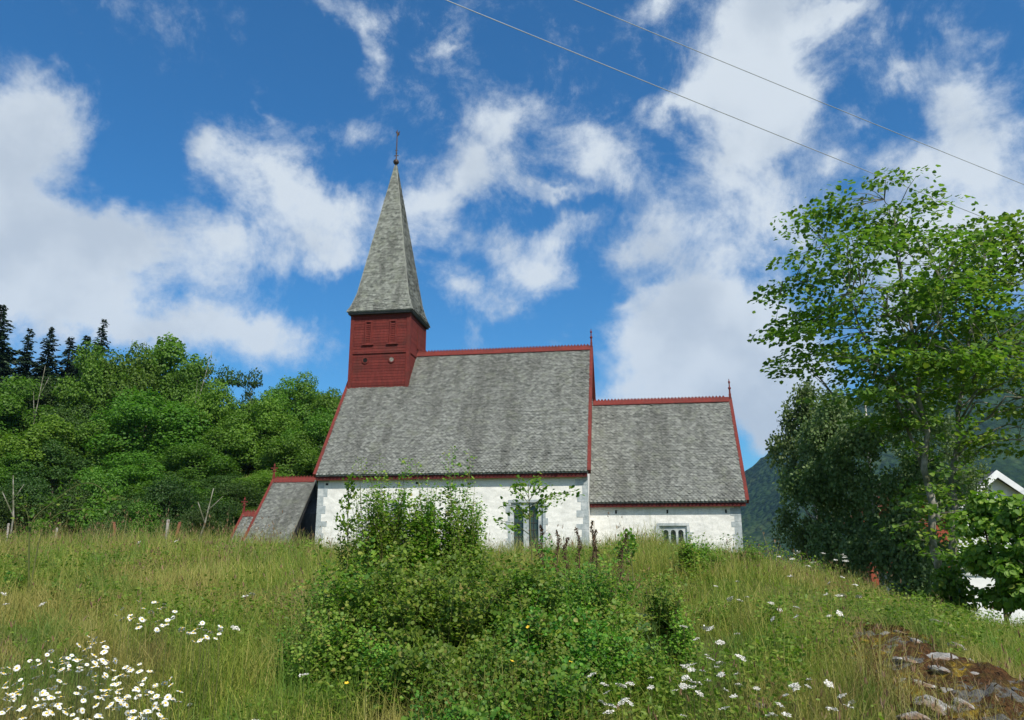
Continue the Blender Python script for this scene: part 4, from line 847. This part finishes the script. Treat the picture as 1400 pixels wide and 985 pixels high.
# ------------------------------------------------------------------ foreground shrubs
def shrub(name, cat, label, base, hw_, hd, H, nst, per, lsize, mat_, seed, upright=.6, bare=.15, spread=1.0, stemr=.004):
    lsize *= .78; per = int(per*1.5)
    g = np.random.default_rng(seed); bx, by = base; bz = gz(bx, by); e = empty(name, (bx, by, bz)); tag(e, label, cat); b = MB(); LP, LD, LN, LS = [], [], [], []; MI = []; ncl = max(3, int(nst/13)); ctr = [(g.uniform(-1, 1)*hw_*.85, g.uniform(-1, 1)*hd*.8, g.uniform(.78, 1.1), g.uniform(.65, 1.35), g.integers(0, 3)) for _ in range(ncl)]
    for i in range(nst):
        cc = ctr[i % ncl]; sx_, sy_ = cc[0]+g.normal()*hw_*.09, cc[1]+g.normal()*hd*.12; MI.append(int(cc[4]) if g.random() < .75 else int(g.integers(0, 3))); z0 = gz(bx+sx_, by+sy_)-bz-.03
        a = g.uniform(0, 6.28); h = (cc[2] if upright < .8 else 1)*H*(g.uniform(*((.35, .92) if upright < .8 else (.55, 1.0))) if g.random() < .9 else g.uniform(.95, 1.22))*(1-.35*(sx_/hw_)**2); ln = (1-upright)*h*g.uniform(.4, 1.3)*spread; q = []
        for j in range(7):
            f = j/6; q.append(np.array([sx_+math.cos(a)*ln*f**1.6, sy_+math.sin(a)*ln*f**1.6, z0+h*(f-.22*(1-upright)*f*f)])+g.normal(size=3)*.010*h*f)
        b.tube(q, [stemr*(1-.7*j/6) for j in range(7)], 4, False); q = np.array(q)
        f = bare+(1-bare)*g.random(per)**.85; ii = np.minimum((f*6).astype(int), 5); fr = (f*6-ii)[:, None]; p = q[ii]*(1-fr)+q[ii+1]*fr; tdir = norm(q[ii+1]-q[ii])
        side = norm(np.cross(tdir, rdir(per))); pet = g.uniform(.01, .09, per)[:, None]*lsize/.05
        LP.append(p+side*pet+np.array([0, 0, .01])); LD.append(norm(side+.45*tdir+.35*g.normal(size=(per, 3))+np.array([0, 0, -.15]))); LN.append(norm(np.array([.1, -.35, 1.])+.42*g.normal(size=(per, 3)))); LS.append(cc[3]*lsize*g.uniform(.45, 1.3, per)*(1.1-.45*f))
    V, Fq = leaves_arr(np.concatenate(LP), np.concatenate(LD), np.concatenate(LN), np.concatenate(LS), 1.1)
    b.build('stem', M_stem, e); o = link('foliage', mesh_np('foliage', V, Fq), [mat_, M_bush3, M_bush2 if mat_ is M_bush else M_bush], e); o.data.polygons.foreach_set('material_index', np.repeat(np.array(MI, dtype=np.int32), 2*per)); return e
def fx(px, Y): return (px-700)/F*Y
def hgt(px, top, Y):   # height above ground of a point seen at px, top
    p = at(px, top, Y); return p[2]-gz(p[0], Y)
SHR = [ # name, label, px, Y, half-width px, half depth, top py, stems, leaves per stem, leaf size, mat, upright
 ('bramble_bush', 'broad dark green bramble thicket at the centre of the bank', 640, 5.9, 150, .6, 732, 290, 105, .050, M_bush, .55),
 ('bramble_bush', 'bramble thicket at the left of the central clump', 512, 6.2, 85, .45, 736, 150, 100, .048, M_bush, .6),
 ('bramble_bush', 'bramble thicket at the right of the central clump', 775, 6.3, 75, .5, 746, 150, 95, .046, M_bush, .6),
 ('bramble_bush', 'low front bramble spilling to the bottom of the picture', 650, 5.0, 130, .35, 842, 210, 95, .048, M_bush, .45),
 ('bramble_bush', 'lowest bramble shoots at the bottom edge of the picture', 665, 4.55, 95, .25, 905, 90, 70, .046, M_bush, .5),
 ('bramble_bush', 'low bramble at the lower left edge of the clump', 492, 5.4, 70, .35, 822, 110, 85, .046, M_bush, .5),
 ('bramble_bush', 'low bramble at the lower right edge of the clump', 765, 5.3, 85, .38, 828, 140, 90, .046, M_bush, .5),
 ('leafy_shrub', 'loose light green weeds between the clump and the burdock', 845, 6.0, 80, .45, 765, 95, 65, .036, M_bush3, .75),
 ('leafy_shrub', 'dense conical shrub rising before the nave wall', 608, 6.5, 44, .24, 652, 190, 130, .044, M_bush2, .92),
 ('leafy_shrub', 'tall loose shrub before the slit window of the nave', 524, 6.7, 50, .28, 664, 140, 120, .044, M_bush2, .88),
 ('leafy_shrub', 'low pale-leaved weeds at the right of the brambles', 890, 6.6, 55, .35, 775, 40, 45, .036, M_bush3, .75),
 ('leafy_shrub', 'small grassy shrub on the crest before the chancel window', 935, 9.5, 45, .4, 738, 50, 60, .05, M_bush2, .8),
 ('leafy_shrub', 'loose weeds at the left edge of the bramble clump', 448, 6.0, 50, .35, 775, 45, 55, .036, M_bush3, .75),
 ('leafy_shrub', 'pale weedy fringe at the lower left of the bramble clump', 430, 5.3, 55, .35, 850, 40, 50, .034, M_bush3, .75),
 ('leafy_shrub', 'pale weedy fringe at the lower right of the bramble clump', 860, 5.2, 65, .35, 868, 50, 50, .034, M_bush3, .75),
 ('leafy_shrub', 'green weedy clump on the slope right of the burdock', 985, 7.2, 55, .4, 800, 36, 45, .036, M_bush3, .75),
 ('leafy_shrub', 'bright grassy weed clump on the crest right of the chancel window', 985, 10.5, 50, .4, 742, 40, 50, .045, M_bush2, .8),
 ('leafy_shrub', 'small weedy clump in the left grass above the daisies', 60, 8.0, 50, .4, 790, 36, 45, .042, M_bush2, .75)]
for i, (nm, lab, px, Y, hwp, hd, top, ns, per, ls, mt_, up_) in enumerate(SHR):
    shrub(nm, 'shrub', lab, (fx(px, Y), Y), hwp*Y/F, hd, hgt(px, top, Y)*1.06, ns, per, ls, mt_, 200+i, up_)
# the sapling with spreading sprays in front of the twin-light window
def sapling(label, Y, px, base_py_top, sprays, seed, ls=.038):
    g = np.random.default_rng(seed); bx = fx(px, Y); bz = gz(bx, Y); e = empty('sapling', (bx, Y, bz)); tag(e, label, 'sapling'); b = MB(); o = np.array([bx, Y, bz]); top = at(*base_py_top, Y)-o
    ax = [np.array([0, 0, -.03]), top*.5+np.array([.03, .02, 0]), top]; b.tube(ax, [.008, .006, .003], 5); LP, LD = [], []
    for (x, y) in sprays:
        t_ = at(x, y, Y+g.uniform(-.2, .2))-o; zq = np.clip((t_[2]-.12)/max(top[2], .05), .25, .97); a = ax[0]*(1-2*zq)+ax[1]*2*zq if zq < .5 else ax[1]*(2-2*zq)+ax[2]*(2*zq-1); q = [a, (a+t_)/2+np.array([0, 0, .04]), t_]; b.tube(q, [.004, .003, .0015], 4, False)
        k = 46; f = g.uniform(.25, 1.06, k)[:, None]; LP.append(a*(1-f)+t_*f+g.normal(size=(k, 3))*.032); LD.append(norm((t_-a)+.5*g.normal(size=(k, 3))*np.linalg.norm(t_-a)))
    P = np.concatenate(LP); k = len(P); V, Fq = leaves_arr(P, np.concatenate(LD), norm(np.array([0, -.2, 1.])+.5*g.normal(size=(k, 3))), ls*g.uniform(.5, 1.2, k), .95)
    b.build('stem', M_stem, e); link('foliage', mesh_np('foliage', V, Fq), M_bush2, e)
sapling('thin sapling with spreading sprays before the twin-light window', 6.8, 722, (722, 662), [(705,660),(690,690),(745,665),(765,678),(785,672),(715,695),(735,655),(680,712),(748,690),(700,672)], 3)
sapling('thin upright sapling at the left of the nave wall', 6.6, 476, (476, 662), [(470,690),(482,670),(465,712),(488,705),(478,655)], 4, .034)
sapling('thin sapling before the chancel wall', 8.0, 858, (858, 736), [(850,748),(866,744),(858,730),(846,758)], 5, .045)

# dock stalks
for i, (px, top, lab) in enumerate([(748,718,'leftmost'), (757,726,'second from left'), (790,722,'third from left'), (803,712,'tallest, middle'), (812,724,'fifth from left'), (771,735,'short'), (836,728,'rightmost')]):
    Y = 7.2+.25*(i % 3); p = at(px, top, Y); g0 = gz(p[0], Y); H = p[2]-g0; e = empty('dock_plant', (p[0], Y, g0)); tag(e, 'brown-spiked dock stalk before the church wall, %s of its row' % lab, 'dock plant', 'dock stalks on the crest'); g = np.random.default_rng(70+i)
    b = MB(); e.rotation_euler = (g.normal()*.05, g.normal()*.09, g.uniform(-.3, .3)); b.tube([(0, 0, -.03), (.01, 0, H*.6), (0, 0, H)], [.006, .005, .002], 5); b.build('stem', M_dock, e); k = 420; f = g.random(k)**.8
    bl = .6+.7*np.sin(f*17+i*2)**2; P = np.stack([g.normal(size=k)*.018*(1.2-f)*bl+.02*np.sin(f*9+i), g.normal(size=k)*.018*(1.2-f)*bl, H*(.40+.60*f)], 1); V, Fq = leaves_arr(P, norm(g.normal(size=(k, 3))+np.array([0, 0, .6])), rdir(k), g.uniform(.008, .018, k), .9); link('seed_spike', mesh_np('seed_spike', V, Fq), M_dock, e)
# large-leaved plant
def broad(px, py, Y, label, nl, size, seed):
    g = np.random.default_rng(seed); p = ground_at(px, py, .05); e = empty('broad_leaved_plant', (p[0], p[1], gz(p[0], p[1]))); tag(e, label, 'plant')
    for i in range(nl):
        a = g.uniform(0, 6.28); L = size*g.uniform(.7, 1.2); h = g.uniform(.10, .34); b = MB(); tip = np.array([math.cos(a)*h*.8, math.sin(a)*h*.8, h]); b.tube([(0, 0, 0), tip*.6+np.array([0, 0, .03]), tip], [.005, .004, .003], 4)
        d = norm(np.array([math.cos(a), math.sin(a), -.35+.3*g.normal()])); sd = norm(np.cross(np.array([0, 0, 1.]), d)); nn = np.cross(d, sd); n = 9
        V = []
        for j in range(n):
            f = j/(n-1); w_ = L*.42*math.sin(math.pi*min(1, f*.92+.06))**.7
            for s_ in (-1, -.5, 0, .5, 1): V.append(tip+d*(L*f-.05*L)+sd*w_*s_+nn*(.10*L*abs(s_)*(1-f)+.03*L*math.sin(9*f+3*s_)-.25*L*f*f))
        b.mesh(V, [(j*5+c, j*5+c+1, (j+1)*5+c+1, (j+1)*5+c) for j in range(n-1) for c in range(4)]); b.build('leaf', M_dockleaf, e, True)
broad(872, 880, 6, 'dark big-leaved burdock to the right of the brambles', 11, .19, 1); broad(905, 905, 5.5, 'lower big-leaved plant beside the burdock', 8, .13, 2)
# arching bramble cane at the left
b = MB(); root = empty('bramble_cane', tuple(ground_at(42, 800, .1))); o = np.array(root.location); root.location[2] = gz(o[0], o[1]); o[2] = root.location[2]
Yc = o[1]; tag(root, 'yellowish arching bramble cane over the left end of the grass', 'bramble cane')
arc = [at(x, y, Yc)-o for x, y in ((40,735),(48,708),(75,685),(105,664),(128,662),(146,676),(150,688))]; arc2 = [at(x, y, Yc)-o for x, y in ((55,735),(72,708),(100,697),(140,697))]; arc3 = [at(x, y, Yc)-o for x, y in ((40,735),(38,705),(30,690))]
def smooth(q, n=6):
    q = [q[0]]+list(q)+[q[-1]]; out = []
    for a, b_, c, d in zip(q, q[1:], q[2:], q[3:]):
        for k in range(n): f = k/n; out.append(.5*((2*b_)+(c-a)*f+(2*a-5*b_+4*c-d)*f*f+(3*b_-a-3*c+d)*f**3))
    return out+[q[-2]]
for q in (arc, arc2, arc3): q.insert(0, np.array([0, 0, -.03])); sq = smooth(q); b.tube(sq, [.0085*(1-.7*i/len(sq)) for i in range(len(sq))], 5, False)
b.build('stem', M_stem, root); g = np.random.default_rng(9); q = np.array(arc[3:]+arc2[2:]+arc3[2:]); k = 170; i = g.integers(0, len(q), k); P = q[i]+g.normal(size=(k, 3))*.07
V, Fq = leaves_arr(P, rdir(k), norm(rdir(k)*.5+np.array([0, 0, 1.])), g.uniform(.025, .06, k)); link('foliage', mesh_np('foliage', V, Fq), M_bush2, root)

# ------------------------------------------------------------------ flowers
def daisy_meshes(seed):
    g = random.Random(seed); n = 16; b = MB()
    for i in range(n):
        a = 2*math.pi*i/n+g.uniform(-.06, .06); r1 = .023*g.uniform(.9, 1.08); w_ = .0040; c, s = math.cos(a), math.sin(a); dz = g.uniform(-.004, .002)
        P = lambda r_, t_, z: (c*r_-s*t_, s*r_+c*t_, z)
        b.mesh([P(.005, -.0018, 0), P(.005, .0018, 0), P(r1*.7, w_, .002+dz*.5), P(r1, w_*.5, dz), P(r1, -w_*.5, dz), P(r1*.7, -w_, .002+dz*.5)], [(0, 5, 4, 3, 2, 1)])
    h = b.build('flower_head', M['petal_white']); b = MB(); b.ball((0, 0, .0015), .0085, 8, 5, .6); c_ = b.build('flower_centre', M['petal_yellow'])
    r_ = h.data, c_.data; bpy.data.objects.remove(h); bpy.data.objects.remove(c_); return r_
DM = [daisy_meshes(s) for s in range(4)]
stem_me = {}
def stem(H):
    k = round(H, 2)
    if k not in stem_me: b = MB(); b.tube([(0, 0, -k), (.008, .004, -k*.5), (0, 0, 0)], [.0016, .0013, .001], 4, False); o = b.build('stem', M_stem); stem_me[k] = o.data; bpy.data.objects.remove(o)
    return stem_me[k]
def ellp(cx, cy, rx, ry, n, g): a = g.uniform(0, 6.28, n); q = np.sqrt(g.random(n)); return [(cx+rx*math.cos(t_)*s_, cy+ry*math.sin(t_)*s_) for t_, s_ in zip(a, q)]
g = np.random.default_rng(77)
DAISY = [('white ox-eye daisy in the dense patch at the bottom left corner', ellp(105, 945, 145, 46, 185, g)), ('white ox-eye daisy in the loose patch above the bottom left corner', ellp(105, 893, 55, 26, 34, g)),
 ('white ox-eye daisy in the small drift left of the brambles', ellp(200, 843, 45, 22, 30, g)), ('white ox-eye daisy in the tight bunch nearest the brambles at left', ellp(276, 865, 32, 16, 24, g)), ('white ox-eye daisy at the lower edge of the left patch', ellp(205, 965, 55, 22, 26, g))]
def flower(name, p, h, hd, cd_, label, cat, group, sc=1.0, tilt=.5):
    o = link(name, stem(h), None); o.location = p; tag(o, label, cat, group)
    q = link('flower_head', hd, None, o); q.rotation_euler = (g.normal()*.22+.3, g.normal()*.25+.1, g.uniform(0, 6.28)); q.scale = (sc, sc, sc)
    if cd_ is not None: link('flower_centre', cd_, None, q)
    return o
for lab, pts in DAISY:
    for (px, py) in pts:
        h = .50*g.uniform(.8, 1.15); p = ground_at(px, py, h); h = p[2]-gz(p[0], p[1])+.02; a, c_ = DM[g.integers(0, 4)]
        o = flower('ox_eye_daisy', tuple(p), max(h, .08), a, c_, lab, 'daisy', lab.replace('white ox-eye daisy', 'ox-eye daisies'), g.uniform(.5, .95))
        o.children[0].rotation_euler[0] = .38+.38*g.normal()
def yarrow_mesh(seed):
    gg = np.random.default_rng(seed); k = 70; a = gg.uniform(0, 6.28, k); r_ = .022*np.sqrt(gg.random(k)); P = np.stack([np.cos(a)*r_, np.sin(a)*r_, -r_**2*6+gg.normal(size=k)*.002], 1)
    V, Fq = leaves_arr(P, rdir(k)*np.array([1, 1, .2]), norm(np.array([0, 0, 1.])+.3*gg.normal(size=(k, 3))), gg.uniform(.005, .009, k), 1.2); return mesh_np('flower_head', V, Fq)
YM = [yarrow_mesh(s) for s in range(3)]
for me in YM: me.materials.append(M['yarrow_white'])
YAR = [('white yarrow umbel in the grass right of the burdock', ellp(965, 885, 55, 60, 22, g)), ('white yarrow umbel in the grass at the bottom right of centre', ellp(1000, 950, 190, 32, 34, g)), ('white yarrow umbel scattered on the upper right slope', ellp(1080, 810, 110, 40, 20, g)), ('white yarrow umbel on the crest right of the chancel', ellp(1100, 765, 80, 10, 12, g)), ('lone white yarrow umbel in the left grass', [(5,812),(8,826),(57,826),(335,815),(345,812),(322,858),(455,825),(452,833),(415,922),(350,985),(240,740),(190,742)]), ('white yarrow umbel at the foot of the brambles right of centre', ellp(820, 945, 40, 35, 8, g))]
for lab, pts in YAR:
    for (px, py) in pts:
        h = .46*g.uniform(.75, 1.15); p = ground_at(px, py, h); h = p[2]-gz(p[0], p[1])+.02
        flower('yarrow', tuple(p), max(h, .08), YM[g.integers(0, 3)], None, lab, 'yarrow', lab.replace('umbel', 'umbels'), g.uniform(.7, 1.25))
# a few small yellow flowers
def butter_mesh():
    b = MB()
    for i in range(5):
        a = 2*math.pi*i/5; c, s = math.cos(a), math.sin(a); P = lambda r_, t_, z: (c*r_-s*t_, s*r_+c*t_, z)
        b.mesh([P(0, 0, 0), P(.008, -.006, .004), P(.014, 0, .007), P(.008, .006, .004)], [(0, 1, 2, 3)])
    o = b.build('flower_head', M['petal_yellow']); r_ = o.data; bpy.data.objects.remove(o); return r_
BM = butter_mesh()
for (px, py) in [(722,858),(740,868),(780,906),(805,802),(500,920),(474,935),(858,700+60),(700,905),(840,830)]:
    p = ground_at(px, py, .5); h = p[2]-gz(p[0], p[1])+.02; flower('buttercup', tuple(p), max(h, .1), BM, None, 'tiny yellow flower dotted on the bramble clump', 'yellow flower', 'yellow flowers in the brambles')
